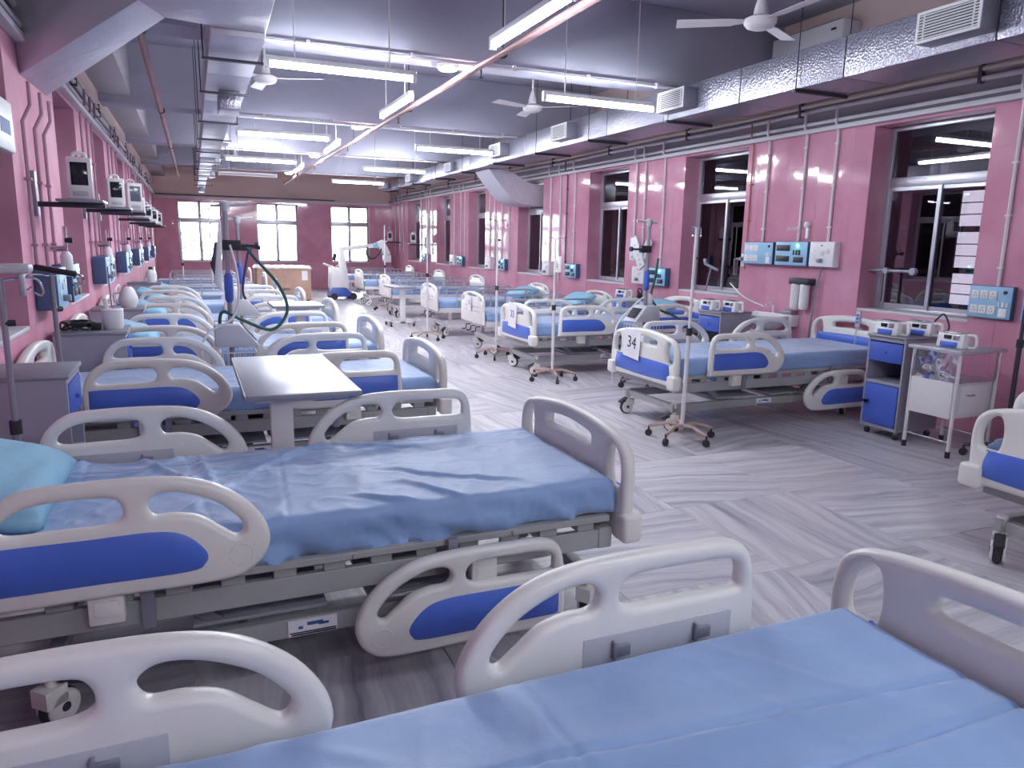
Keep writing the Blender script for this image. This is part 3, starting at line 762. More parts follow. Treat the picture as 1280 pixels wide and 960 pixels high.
# branch dropping into the fourth right window
def chute(root, name, lo, hi, y0, y1, mtl='duct_metal'):
    ring = lo+hi[::-1]; m = len(ring); B = MB()
    B.v = [(x, y0, z) for x, z in ring]+[(x, y1, z) for x, z in ring]
    B.f = [tuple(range(m)), tuple(range(2*m-1, m-1, -1))]+[(i, (i+1) % m, m+(i+1) % m, m+i) for i in range(m)]
    return link(name, B.mesh(sharp=30), mtl, root)
prof_lo = [(5.10, 2.885), (5.32, 2.62), (5.62, 2.34), (5.95, 2.27), (6.38, 2.27)]
prof_hi = [(5.32, 2.885), (5.55, 2.86), (5.85, 2.70), (6.05, 2.66), (6.38, 2.66)]
prof_lo = [(p.x, p.y) for p in bez([(a, b, 0) for a, b in prof_lo], 14)]; prof_hi = [(p.x, p.y) for p in bez([(a, b, 0) for a, b in prof_hi], 14)]
chute(rd, 'branch_duct', prof_lo, prof_hi, 13.0, 13.75)
# left trunk with plenum and branch to the wall
ld = thing('foil_duct', 'silver foil air duct running down the left of the ceiling', 'air duct', (0, 0, 0))
link('plenum', MB().hexa([(-.22, 5.1, 2.9), (.52, 4.55, 2.9), (.54, 5.55, 2.9), (-.08, 5.42, 2.9), (-.22, 5.1, 3.3), (.52, 4.55, 3.3), (.54, 5.55, 3.3), (-.08, 5.42, 3.3)]).mesh(bevel=.01), 'duct_metal', ld)
link('branch_duct', MB().hexa([(-.97, 5.95, 2.57), (-.20, 5.10, 2.9), (-.07, 5.43, 2.9), (-.97, 6.95, 2.60), (-.97, 5.75, 3.12), (-.20, 4.95, 3.33), (-.07, 5.43, 3.33), (-.97, 6.95, 3.08)]).mesh(bevel=.01), 'duct_metal', ld)
lsegs = [(5.5, 9.6, .19, .535, 2.86, 3.16), (9.6, 13.5, .20, .48, 2.84, 3.1), (13.5, 17.5, .21, .44, 2.83, 3.05), (17.5, 21.2, .22, .40, 2.82, 3.02)]
for (y0, y1, x0, x1, z0, z1) in lsegs:
    yy = y0
    while yy < y1-.01:
        ye = min(yy+1.3, y1)
        link('duct_section', MB().bb(x0, x1, yy+.004, ye-.004, z0, z1).mesh(bevel=.008), 'duct_metal' if y0 < 9 else 'foil', ld); yy = ye
for y in (6.0, 7.35, 9.2, 10.8, 12.4, 14.0, 15.5, 17.0, 18.6, 20.2):
    b = MB().bb(.14, .56, y-.018, y+.018, 2.80, 2.818)
    link('hanger', b.cyl((.15, y, 2.81), (.15, y, 3.94), .005, n=6).cyl((.55, y, 2.81), (.55, y, 3.94), .005, n=6).mesh(), 'darksteel', ld)
link('outlet_box', MB().bb(.30, .48, 7.45, 7.85, 2.70, 2.862).mesh(bevel=.006), 'foil', ld)
link('outlet_box', MB().bb(.24, .38, 21.0, 21.35, 2.70, 2.95).mesh(bevel=.006), 'foil', ld)
for y in (11.7, 14.7, 18.2): link('outlet_box', MB().bb(.44, .56, y-.18, y+.18, 2.86, 3.02).mesh(bevel=.006), 'foil', ld)

# ------------------------------------------------------------------ lights
def tube_light(label, x, y, z, rz, hang, ln=1.2, lit=True):
    t = thing('tube_light', label, 'tube light', (x, y, z), rz, 'hanging fluorescent tube lights')
    link('batten', MB().bb(-ln/2-.03, ln/2+.03, -.025, .025, .028, .07).mesh(bevel=.006), 'white', t)
    link('tube', MB().cyl((-ln/2, 0, 0), (ln/2, 0, 0), .019, n=12).mesh(), 'tube' if lit else 'white', t)
    for s in (-1, 1):
        link('end_cap', MB().bb(s*ln/2-.018+s*.012, s*ln/2+.018+s*.012, -.024, .024, -.024, .03).mesh(bevel=.005), 'white', t)
        link('hanger_rod', MB().cyl((s*ln*.33, 0, .07), (s*ln*.33, 0, hang-z), .006, n=6).mesh(), 'whitepaint', t)
rows = [-6.0, -1.8, 6.6, 10.98, 14.6, 18.1]
nm = ['at the back of the room', 'close behind the viewer', 'nearest the viewer', 'second from the front', 'third from the front', 'farthest']
for y, n in zip(rows, nm):
    if y > -5: tube_light('crosswise tube light on the left side, '+n, 1.26, y, 2.94, 0, 3.95, lit=y < 18)
    tube_light('crosswise tube light beside the right duct, '+n, 3.75, y, 2.90, 0, 3.95)
for y, n in zip([-3.2, .6, 4.6, 8.0, 11.9, 15.7], ['behind the viewer', 'just out of view overhead']+nm[2:]):
    tube_light('lengthwise tube light along the central pipe, '+n, 2.06, y, 2.93, math.pi/2, 3.95)
for y, n in ((7.05, 'nearest the viewer'), (11.2, 'second along'), (15.4, 'third along'), (19.65, 'farthest along')):
    t = thing('ceiling_lamp', 'round white lamp under a beam, '+n, 'ceiling light', (2.33, y, 3.2), 0, 'round lamps under the beams')
    link('rim', MB().lathe([(.002, 0), (.1, 0), (.105, -.012), (.098, -.03), (.085, -.03)], n=28).mesh(), 'white', t)
    link('diffuser', MB().lathe([(.088, -.028), (.08, -.042), (.05, -.052), (.002, -.055)], n=28).mesh(), 'led', t)

# conduits across the beams, pipes
for y, n in zip(BEAMS[2:], ('out of view', 'first', 'second', 'third', 'last')):
    t = thing('beam_conduit', 'white conduit pipe along the lower edge of the %s ceiling beam' % n, 'pipe', (0, 0, 0), 0, 'conduits on the beams')
    link('pipe_run', MB().cyl((.6, y-.02, 3.17), (4.75, y-.02, 3.17), .014, n=8).mesh(), 'conduit', t)
    for x in (1.0, 1.9, 2.9, 3.7, 4.5): link('saddle', MB().bb(x-.015, x+.015, y-.04, y, 3.15, 3.205).mesh(bevel=.004), 'conduit', t)
fp = thing('fire_pipe', 'reddish water pipe running lengthwise under the ceiling beams', 'pipe', (0, 0, 0))
link('pipe_run', MB().tube([(2.44, -8.9, 3.09), (2.44, 8, 3.09), (2.47, 15, 3.09), (2.5, 22.2, 3.09)], .03, 12).mesh(), 'redpipe', fp)
for y in (3.2, 6.0, 8.9, 12.2, 15.8, 19.0):
    link('pipe_clamp', MB().cyl((2.46, y-.02, 3.09), (2.46, y+.02, 3.09), .038).cyl((2.46, y, 3.09), (2.46, y, 3.94), .006, n=6).mesh(), 'darksteel', fp)
    link('sprinkler', MB().cyl((2.46, y+.5, 3.09), (2.46, y+.5, 3.0), .008, n=6).lathe([(.002, 0), (.02, 0), (.02, .006), (.002, .006)], (2.46, y+.5, 2.995), 10).mesh(), 'darksteel', fp)
bp_ = thing('brown_pipe', 'brownish drain pipe under the ceiling beside the left duct', 'pipe', (0, 0, 0))
link('pipe_run', MB().tube([(-.3, 3.0, 3.14), (-.26, 12, 3.14), (-.22, 22.0, 3.14)], .03, 12).mesh(), 'redpipe', bp_)
for y in (6.8, 10.9, 15.1, 19.4): link('pipe_clamp', MB().cyl((-.27+(y-6.8)*.003, y-.02, 3.14), (-.27+(y-6.8)*.003, y+.02, 3.14), .04).mesh(), 'darksteel', bp_)
for i, (x, z, rr, mt_, lab) in enumerate([(XR-.03, 2.97, .022, 'conduit', 'white pipe along the grey band above the right trim'), (XR-.035, 3.04, .02, 'cream', 'cream pipe just over the white pipe above the right trim'), (XR-.03, 3.11, .016, 'cream', 'thin peach pipe, topmost above the right trim'), (XL+.03, 2.97, .022, 'conduit', 'white pipe along the grey band above the left trim'), (XL+.03, 3.05, .018, 'cream', 'cream pipe just over the white pipe above the left trim')]):
    t = thing('wall_pipe', lab, 'pipe', (0, 0, 0), 0, 'pipes along the upper walls')
    pts = [(x, -2.9, z)]+[(x, k*1.5, z+.012*math.sin(k*2.1+i)) for k in range(-1, 16)]+[(x, 24.5, z)]
    link('pipe_run', MB().tube(pts, rr, 8).mesh(), mt_, t)
    for k in range(0, 24, 2): link('saddle', MB().bb(x-rr-.006, x+rr+.006, k+.4, k+.43, z-rr-.012, z+rr+.016).mesh(bevel=.003), 'trimdark', t)

# ------------------------------------------------------------------ ceiling fans
def fan(label, x, y, z, a0):
    t = thing('ceiling_fan', label, 'ceiling fan', (x, y, z), a0, 'white ceiling fans')
    link('motor', MB().lathe([(.002, -.06), (.06, -.06), (.1, -.045), (.12, -.02), (.12, .01), (.08, .03), (.002, .03)], n=28).mesh(), 'fanwhite', t)
    link('canopy', MB().lathe([(.012, .03), (.055, .04), (.05, .09), (.03, .16), (.012, .2)], n=20).mesh(), 'fanwhite', t)
    link('down_rod', MB().cyl((0, 0, .2), (0, 0, ZC-z), .012, n=10).mesh(), 'fanwhite', t)
    for k in range(3):
        a = k*2*math.pi/3; b = MB()
        b.hexa([(.1, -.025, -.008), (.2, -.05, -.014), (.2, .05, .0), (.1, .025, .0), (.1, -.025, -.003), (.2, -.05, -.009), (.2, .05, .005), (.1, .025, .005)])
        b.hexa([(.2, -.06, -.016), (.62, -.07, -.02), (.62, .06, .002), (.2, .055, .0), (.2, -.06, -.012), (.62, -.07, -.016), (.62, .06, .006), (.2, .055, .004)])
        link('blade', b.mesh(), 'fanwhite', t, (0, 0, 0), (0, 0, a))
fan('white ceiling fan near the upper right corner', 4.05, 4.75, 3.24, R(28))
fan('white ceiling fan beyond the first beam on the right', 4.0, 8.75, 3.22, R(80))
fan('white ceiling fan beside the left duct', .83, 8.75, 3.25, R(-25))
fan('white ceiling fan deep in the room on the left', .95, 17.2, 3.22, R(10))

# split air conditioner above the right duct
t = thing('air_conditioner', 'white wall air conditioner above the right duct', 'air conditioner', (XR, 6.25, 3.4))
link('casing', MB().bb(-.24, 0, -.5, .46, .05, .36).mesh(bevel=.02, seg=3), 'white', t); link('front_flap', MB().bb(-.25, -.24, -.46, .42, .07, .13).mesh(bevel=.004), 'whitepaint', t)
link('display', MB().bb(-.246, -.24, -.42, -.36, .27, .29).mesh(), 'dark', t)
link('top_vent', MB().bb(-.22, -.04, -.46, .42, .36, .366).mesh(), 'dark', t)

# ------------------------------------------------------------------ right-wall fittings
def socket_board(label, y0, y1, z0, z1, face, kind, x=XR, sgn=-1, depth=.09, led=False):
    """boxed board on a side wall; sgn points into the room"""
    t = thing('switch_board', label, 'switch board', (x, (y0+y1)/2, z0), 0 if sgn < 0 else math.pi, 'electrical boards on the walls')
    w, h = y1-y0, z1-z0
    link('box', MB().bb(-depth, -.006, -w/2, w/2, 0, h).mesh(bevel=.004), 'boardside' if face == 'boardblue' else 'whitepaint', t)
    link('face_plate', MB().bb(-depth-.006, -depth, -w/2+.004, w/2-.004, .004, h-.004).mesh(bevel=.003), face, t)
    xf = -depth-.006
    if kind == 'white':
        sm_ = cached('sockw', lambda: MB().bb(-.008, 0, -.034, .034, -.036, .036).mesh(bevel=.006)); hm = cached('hole', lambda: MB().cyl((-.0088, 0, .012), (-.007, 0, .012), .006, n=8).cyl((-.0088, -.011, -.01), (-.007, -.011, -.01), .005, n=8).cyl((-.0088, .011, -.01), (-.007, .011, -.01), .005, n=8).mesh())
        for r_ in range(2):
            for c in range(3):
                s = link('socket', sm_, 'white', t, (xf, w/2-.06-c*.075, h*.72-r_*h*.45)); link('socket_hole', hm, 'greymetal', s)
        for c in range(3): link('switch', cached('sw', lambda: MB().bb(-.01, 0, -.009, .009, -.02, .02).mesh(bevel=.003)), 'white', t, (xf, -w/2+.035+c*.033, h*.45))
        link('switch', CACHE['sockw'], 'white', t, (xf, -w/2+.065, h*.2))
        link('indicator', MB().cyl((-.008, 0, 0), (0, 0, 0), .015, n=12).mesh(), 'dark', t, (xf, -w/2+.06, h*.82))
    elif kind == 'black':
        bm_ = cached(('blk', round(w, 2)), lambda: MB().bb(-.007, 0, -w*.21, w*.21, -.032, .032).mesh(bevel=.004)); bs = cached(('blks', round(w, 2)), lambda: MB().bb(-.007, 0, -w*.15, w*.15, -.03, .03).mesh(bevel=.004))
        link('socket_row', bm_, 'socketblack', t, (xf, w*.24, h*.73)); link('socket_row', bm_, 'socketblack', t, (xf, w*.24, h*.28)); link('socket_row', bs, 'socketblack', t, (xf, -w*.25, h*.25))
        for c in range(3): link('switch', cached('swk', lambda: MB().bb(-.009, 0, -.011, .011, -.028, .028).mesh(bevel=.003)), 'socketblack', t, (xf, -w*.1-c*w*.085, h*.55))
        link('indicator', MB().lathe([(.001, -.012), (.009, -.01), (.013, -.003), (.013, 0)], axis='x', n=14).mesh(), 'green_led', t, (xf, -w*.2, h*.84))
    else:
        for (yy, zz, ww, hh, mm) in ((w*.28, h*.72, .03, .05, 'white'), (w*.28, h*.35, .03, .05, 'white'), (-w*.05, h*.55, .05, .05, 'whitepaint'), (-w*.25, h*.62, .045, .045, 'whitepaint'), (0, h*.85, .022, .014, 'red')):
            link('switch', MB().bb(-.006, 0, -ww/2, ww/2, -hh/2, hh/2).mesh(bevel=.003), mm, t, (xf, yy, zz))
        link('plug', MB().bb(-.045, 0, -.022, .022, -.022, .022).mesh(bevel=.006), 'greymetal', t, (xf, 0, h*.25))
    return t
socket_board('pale blue socket board with white sockets, left of three', 6.60, 7.08, 1.37, 1.62, 'boardblue', 'white')
socket_board('pale blue socket board with black sockets and green lamp, middle of three', 6.08, 6.56, 1.37, 1.63, 'boardblue', 'black')
socket_board('white switch box with red mark, right of three', 5.72, 6.05, 1.37, 1.63, 'white', 'plain')
socket_board('pale blue socket board under the near right window edge', 3.88, 4.25, 1.01, 1.28, 'boardblue', 'white', depth=.05)
socket_board('pale blue socket board cut by the right picture edge', 3.42, 3.80, 1.01, 1.28, 'boardblue', 'white', depth=.05)
socket_board('blue socket board with black sockets behind the hose stand', 8.66, 9.12, 1.0, 1.25, 'boardblue', 'black')
socket_board('white switch box beside the hose stand', 9.2, 9.52, 1.0, 1.25, 'white', 'plain')
socket_board('blue socket board with black sockets on the fourth right pier', 11.3, 11.72, .98, 1.22, 'boardblue', 'black')
socket_board('white switch box on the fourth right pier', 12.35, 12.65, .98, 1.24, 'white', 'plain')
socket_board('blue socket board with black sockets on the fifth right pier', 14.5, 14.92, .98, 1.22, 'boardblue', 'black')
socket_board('white switch box on the fifth right pier', 15.3, 15.65, .98, 1.24, 'white', 'plain')
socket_board('blue socket board with black sockets on the sixth right pier', 17.2, 17.6, .98, 1.22, 'boardblue', 'black')
socket_board('white switch box on the sixth right pier', 17.8, 18.15, .98, 1.24, 'white', 'plain')
socket_board('blue socket board with black sockets near the far right corner', 20.3, 20.75, .98, 1.22, 'boardblue', 'black')
o = link('wall_lettering', xform(text_mesh('JKD03', .05), Matrix(((0, 0, -1, 0), (-1, 0, 0, 0), (0, 1, 0, 0), (0, 0, 0, 1)))), 'white', None, (XR-.008, 6.42, 1.775)); tag(o, 'small white lettering on the pink tiles above the socket boards', 'lettering')
def drop_pipe(label, y, z0, z1=2.97, x=XR, sgn=-1, m='conduit', kink=True, r=.015):
    t = thing('drop_conduit', label, 'pipe', (x+sgn*.022, y, 0), 0, 'vertical conduits on the walls')
    pts = [(sgn*.05, .0, z1), (sgn*.05, 0, z1-.14), (0, 0, z1-.24), (0, 0, z0)] if kink else [(0, 0, z1), (0, 0, z0)]
    link('pipe_run', MB().tube(pts, r, 8).mesh(), m, t)
    z = z0+.15
    while z < z1-.35:
        link('saddle', cached('sad', lambda: MB().bb(-.017, .02, -.024, .024, -.009, .009).mesh(bevel=.003)), m, t, (0, 0, z)); z += .42
k = 0
for y, z0, lab in [(4.03, 1.28, 'white conduit dropping to the socket board under the near right window edge'), (5.88, 1.63, 'white conduit dropping to the white box on the sink pier'), (6.30, 1.63, 'white conduit dropping to the middle board on the sink pier'), (6.86, 1.62, 'white conduit dropping to the left board on the sink pier'),
                   (8.9, 1.25, 'white conduit dropping behind the hose stand'), (9.38, 1.25, 'white conduit left of the hose stand'), (9.62, 1.35, 'white conduit beside the third right window'),
                   (11.55, 1.22, 'white conduit on the fourth right pier, nearest'), (12.1, .9, 'white conduit on the fourth right pier, middle'), (12.5, 1.24, 'white conduit on the fourth right pier, farthest'),
                   (14.45, 1.2, 'white conduit on the fifth right pier, nearest'), (14.85, 1.2, 'white conduit on the fifth right pier, second'), (15.25, 1.1, 'white conduit on the fifth right pier, third'), (15.55, 1.24, 'white conduit on the fifth right pier, farthest'),
                   (17.2, 1.2, 'white conduit on the sixth right pier, nearest'), (17.5, 1.2, 'white conduit on the sixth right pier, middle'), (18.0, 1.2, 'white conduit on the sixth right pier, farthest'),
                   (19.9, 1.2, 'white conduit on the seventh right pier, nearest'), (20.2, 1.2, 'white conduit on the seventh right pier, second'), (20.4, 1.2, 'white conduit on the seventh right pier, third'), (20.95, 1.2, 'white conduit on the seventh right pier, farthest'),
                   (22.9, 1.2, 'white conduit near the far right corner, nearest'), (23.4, 1.2, 'white conduit near the far right corner, middle'), (23.9, 1.2, 'white conduit near the far right corner, farthest')]:
    drop_pipe(lab, y, z0)
drop_pipe('thin copper gas pipe at the edge of the second right window', 7.13, 1.3, m='copper', r=.009)
drop_pipe('thin dark pipe on the fourth right pier', 11.85, 1.1, m='trimdark', r=.012)
# gas outlet with valve beside the copper pipe
t = thing('gas_outlet', 'small white gas outlet with grey valve left of the socket boards', 'gas outlet', (XR, 7.17, 1.36))
link('plate', MB().bb(-.012, 0, -.05, .05, -.03, .12).mesh(bevel=.004), 'white', t); link('valve', MB().cyl((-.012, 0, .06), (-.07, 0, .06), .022).cyl((-.05, 0, .06), (-.05, .09, .06), .012, n=8).mesh(), 'greymetal', t); link('bottle', MB().cyl((-.05, .09, .06), (-.05, .09, -.14), .028, .024).mesh(), 'plasticfilm', t)
t = thing('night_lamp', 'small white bulb lamp fixed above the middle socket board', 'lamp', (XR, 6.18, 1.63))
link('holder', MB().bb(-.03, 0, -.02, .02, .03, .15).mesh(bevel=.006), 'white', t); link('bulb', MB().lathe([(.001, .15), (.03, .155), (.04, .18), (.03, .21), (.001, .215)], (-.03, 0, 0), 16).mesh(), 'white', t)
# wash basin and water purifier
t = thing('wash_basin', 'white ceramic wash basin on the pier under the socket boards', 'wash basin', (XR, 6.5, .82))
B = MB(); rings = []
for (a, zz) in ((1.0, .0), (1.02, -.015), (.98, -.04), (.8, -.12), (.5, -.17), (.2, -.18)):
    rings.append([(-.24+.22*a*math.cos(q*math.pi/16), .3*a*math.sin(q*math.pi/16), zz) for q in range(32)])
inner = [[(-.24+.22*a*math.cos(q*math.pi/16), .3*a*math.sin(q*math.pi/16), zz) for q in range(32)] for (a, zz) in ((.94, 0), (.86, -.03), (.7, -.1), (.3, -.14), (.05, -.145))]
allr = rings[::-1]+inner
for rg in allr: B.v += rg
for i in range(len(allr)-1):
    for q in range(32): B.f.append((i*32+q, i*32+(q+1) % 32, (i+1)*32+(q+1) % 32, (i+1)*32+q))
B.f.append(tuple(range(32))); B.f.append(tuple(range((len(allr)-1)*32, len(allr)*32)))
link('bowl', B.mesh(sharp=60), 'basin', t); link('back_ledge', MB().bb(-.12, 0, -.3, .3, -.12, .012).mesh(bevel=.012), 'basin', t)
link('tap', MB().cyl((-.06, .05, .01), (-.06, .05, .1), .014).tube(bez([(-.06, .05, .09), (-.1, .05, .12), (-.17, .05, .1)], 5), .01).mesh(), 'white', t)
link('soap_dish', MB().bb(-.11, -.01, -.28, -.12, .012, .06).mesh(bevel=.012), 'greymetal', t)
t = thing('water_purifier', 'water purifier with two white filter cylinders under a dark cap', 'water purifier', (XR, 6.15, .9))
link('bracket', MB().bb(-.12, 0, -.14, .14, .27, .34).mesh(bevel=.01), 'darksteel', t)
for s in (-1, 1): link('filter', MB().lathe([(.002, 0), (.04, .004), (.052, .03), (.052, .27), (.04, .28), (.002, .28)], (-.075, s*.065, 0), 18).mesh(), 'white', t)
t = thing('water_hose', 'grey hose hanging down the wall from the white switch box', 'hose', (0, 0, 0)); link('hose_run', MB().tube(bez([(XR-.06, 5.9, 1.38), (XR-.05, 5.95, 1.1), (XR-.06, 5.98, .75), (XR-.07, 6.0, .3)], 6), .011).mesh(), 'greymetal', t)
t = thing('basin_tube', 'thin white tube slanting from the window to the basin tap', 'tube', (0, 0, 0)); link('tube_run', MB().tube(bez([(XR-.08, 7.3, 1.12), (XR-.15, 6.95, .98), (XR-.16, 6.6, .9)], 6), .008).mesh(), 'white', t)

# ------------------------------------------------------------------ lockers, trolley, pumps
def locker(label, x, y, rz=0, w=.36, d=.48, h=.84):
    """front faces local -x"""
    t = thing('bedside_locker', label, 'bedside locker', (x, y, 0), rz, 'bedside lockers')
    z0 = .07; b = MB(); q = .018
    b.bb(0, d, -w/2, -w/2+q, z0, h); b.bb(0, d, w/2-q, w/2, z0, h); b.bb(d-q, d, -w/2+q, w/2-q, z0, h)
    b.bb(0, d-q, -w/2+q, w/2-q, z0, z0+.03); b.bb(0, d-q, -w/2+q, w/2-q, .45, .475); b.bb(0, d-q, -w/2+q, w/2-q, h-.03, h)
    link('carcass', b.mesh(bevel=.003, seg=1), 'lockergrey', t)
    link('top', MB().bb(-.012, d+.005, -w/2-.008, w/2+.008, h, h+.022).mesh(bevel=.005), 'greymetal', t)
    dr = link('drawer', MB().bb(-.004, d-.05, -w/2+q+.003, w/2-q-.003, h-.2, h-.04).mesh(bevel=.004), 'blue_dull', t); link('knob', MB().cyl((-.004, 0, h-.12), (-.02, 0, h-.12), .011).mesh(), 'blue', dr)
    dd = link('door', MB().bb(-.006, .012, -w/2+q+.003, w/2-q-.003, z0+.035, .447).mesh(bevel=.004), 'blue_dull', t)
    link('latch', MB().cyl((-.006, w/2-.06, .29), (-.035, w/2-.06, .29), .014).bb(-.035, -.022, w/2-.075, w/2-.02, .28, .30).mesh(), 'dark', dd)
    for sx_ in (.05, d-.05):
        for sy_ in (-w/2+.04, w/2-.04):
            c = link('caster', cached('lc', lambda: MB().cyl((0, 0, .04), (0, 0, .07), .014, n=8).bb(-.015, .015, -.012, .012, .03, .055).mesh()), 'greymetal', t, (sx_, sy_, 0)); link('wheel', cached('lw', lambda: MB().cyl((0, -.012, .026), (0, .012, .026), .026, n=14).mesh()), 'rubber', c)
locker('blue and grey locker with open shelf beside bed 34', 5.25, 4.31)
locker('blue and grey locker beside the wash basin', 5.22, 6.58, w=.38, d=.42)
locker('grey locker in shade at the left picture edge, near the pillowed bed', -.58, 4.16, math.pi, w=.42, d=.36, h=.88)
locker('grey locker carrying a white jar in the left row', -.47, 6.08, math.pi, w=.42, d=.45, h=.86)
locker('grey locker beyond the fourth left bed', -.47, 8.15, math.pi, w=.4, d=.45, h=.84)
locker('grey locker in front of the seventh left bed', -.47, 12.62, math.pi, w=.4, d=.45, h=.84)
locker('grey locker behind the hose stand on the right', 5.55, 9.0, w=.36, d=.42, h=.8)
t = thing('medicine_trolley', 'white steel bedside table wrapped in clear film', 'bedside table', (5.2, 3.83, 0))
for sx_ in (.02, .46):
    for sy_ in (-.19, .19):
        lg = link('leg', MB().cyl((sx_, sy_, .04), (sx_, sy_, .8), .014).mesh(), 'whitepaint', t); link('foot_cap', MB().cyl((sx_, sy_, 0), (sx_, sy_, .05), .019).mesh(), 'dark', lg)
link('box', MB().bb(.0, .47, -.175, .175, .30, .58).mesh(bevel=.006), 'whitepaint', t); link('door_seam', MB().bb(.1, .4, -.178, -.174, .33, .55).mesh(bevel=.002), 'white', t)
link('handle', MB().tube(bez([(.16, -.178, .48), (.16, -.2, .48), (.23, -.2, .48), (.23, -.178, .48)], 4), .005, 6).mesh(), 'steel', t)
link('top', MB().bb(-.02, .5, -.225, .225, .8, .83).mesh(bevel=.008), 'brushed', t)
for sx_ in (.02, .46): link('foot_rail', MB().cyl((sx_, -.19, .12), (sx_, .19, .12), .008, n=8).mesh(), 'chrome', t)
B = MB()
for i in range(13):
    for j in range(9): B.v.append((.002+.016*noise.noise(Vector((i*.9, j*.35+i*.7, 2))), -.185+.37*i/12, .58+.22*j/8))
for i in range(12):
    for j in range(8): B.f.append((i*9+j, (i+1)*9+j, (i+1)*9+j+1, i*9+j+1))
link('film', B.mesh(sharp=180), 'plasticfilm', t)
B = MB()
for i in range(13):
    for j in range(9): B.v.append((.02+.45*i/12, -.2+.014*noise.noise(Vector((i*.9, j*.35+i*.5, 8))), .58+.22*j/8))
for i in range(12):
    for j in range(8): B.f.append((i*9+j, (i+1)*9+j, (i+1)*9+j+1, i*9+j+1))
link('film', B.mesh(sharp=180), 'plasticfilm', t)
def pump(label, x, y, z, rz=0, s=1.0):
    """front faces local -x, carrying handle at the -y end"""
    t = thing('infusion_pump', label, 'infusion pump', (x, y, z), rz, 'white and blue infusion pumps')
    t.scale = (s, s, s)
    link('body', MB().hexa([(-.06, -.12, 0), (.06, -.12, 0), (.06, .1, 0), (-.06, .1, 0), (-.045, -.12, .115), (.055, -.12, .115), (.055, .1, .115), (-.045, .1, .115)]).mesh(bevel=.012), 'white', t)
    link('blue_front', MB().bb(-.068, -.05, -.075, .06, .008, .048).mesh(bevel=.006), 'blue', t)
    link('display', MB().bb(-.056, -.04, -.02, .04, .066, .096).mesh(bevel=.003), 'screen', t)
    link('keypad', MB().bb(-.055, -.042, -.085, -.035, .062, .1).mesh(bevel=.003), 'steel', t); link('lid', MB().bb(-.05, .05, -.1, .09, .113, .122).mesh(bevel=.003), 'steel', t)
    link('handle', MB().tube(bez([(0, -.115, .105), (0, -.165, .108), (0, -.185, .09), (0, -.185, .03), (0, -.165, .012), (0, -.115, .012)], 5), .012).mesh(), 'white', t)
pump('infusion pump on the front of the locker beside bed 34', 5.32, 4.36, .862)
pump('infusion pump at the back of the locker beside bed 34', 5.56, 4.26, .862, .1)
pump('infusion pump on top of the film-wrapped table', 5.34, 3.80, .83)
pump('infusion pump on the left of the locker by the basin', 5.30, 6.70, .862)
pump('infusion pump on the right of the locker by the basin', 5.42, 6.47, .862)
pump('infusion pump on the locker behind the hose stand', 5.64, 9.08, .822, .2)
t = thing('power_cord', 'black power cord heaped behind the pumps beside bed 34', 'cord', (0, 0, 0)); link('cord_run', MB().tube(bez([(5.66, 4.3, .87), (5.70, 4.22, 1.0), (5.7, 4.16, 1.04), (5.72, 4.12, .93), (5.68, 4.16, .88), (5.72, 4.22, .89), (5.66, 4.17, .875)], 6), .007).mesh(), 'dark', t)
t = thing('oxygen_flowmeters', 'grey oxygen outlet bar with hooks inside the near right window', 'gas outlet', (XR+.12, 5.2, 1.36))
link('bar', MB().cyl((0, -.25, .0), (0, .25, 0), .016).lathe([(.01, -.02), (.035, -.02), (.035, .02), (.01, .02)], (0, -.25, 0), 14, 'x').lathe([(.01, -.02), (.03, -.02), (.03, .02), (.01, .02)], (0, .05, 0), 14, 'x').mesh(), 'greymetal', t)
link('down_pole', MB().cyl((0, .05, 0), (0, .05, -.38), .012).mesh(), 'greymetal', t)
t = thing('oxygen_flowmeters', 'grey oxygen outlet arm inside the second right window', 'gas outlet', (XR+.1, 7.9, 1.28))
link('bar', MB().cyl((0, -.13, -.02), (0, .13, .05), .018).cyl((0, .13, .05), (0, .15, .12), .025).mesh(), 'greymetal', t); link('down_pole', MB().cyl((0, .02, 0), (0, .1, -.31), .012).mesh(), 'greymetal', t)
# hand control on the headboard of bed 34
t = thing('bed_remote', 'grey hand control hooked on the headboard of bed 34', 'remote control', (6.03, 5.3, .80)); link('body', MB().bb(-.02, .0, -.028, .028, 0, .16).mesh(bevel=.008), 'plastic_grey', t); link('cable', MB().tube(bez([(-.01, 0, 0), (-.015, .01, -.08), (-.02, .0, -.2)], 5), .005, 6).mesh(), 'plastic_grey', t)
for k in range(3): link('button', MB().bb(-.023, -.02, -.016, .016, .04+k*.035, .06+k*.035).mesh(bevel=.002), 'blue', t)
# number cards
def card(label, txt, x, y, z, w=.13, h=.2, tilt=0, ts=.085, vert=False):
    t = thing('number_card', label, 'card', (x, y, z), 0, 'paper cards on the footboards')
    link('sheet', MB().bb(-.002, 0, -w/2, w/2, -h/2, h/2).mesh(), 'paper', t, (0, 0, 0), (tilt, 0, 0))
    m = xform(text_mesh(txt, ts), Matrix(((0, 0, -1, 0), (-1, 0, 0, 0), (0, 1, 0, 0), (0, 0, 0, 1)))) if txt else marks_mesh([(-.02, .02, -.03, .05)])
    if txt: link('number', m, 'ink', t, (-.003, 0, .01), (tilt, 0, 0))
    link('string', MB().tube([(-.001, -w*.2, h/2-.005), (.012, 0, h/2+.06), (-.001, w*.2, h/2-.005)], .002, 5).mesh(), 'whitepaint', t)
card('white paper card reading 34 tied to the footboard', '34', 3.562, 5.54, .69, .26, .25, .08, .15)
card('white paper card hanging on the footboard beyond bed 34', '33', 3.562, 8.24, .69, .24, .30, .07, .12)
card('paper card on the first plain white footboard', '32', 3.605, 9.9, .70, .13, .22, .03)
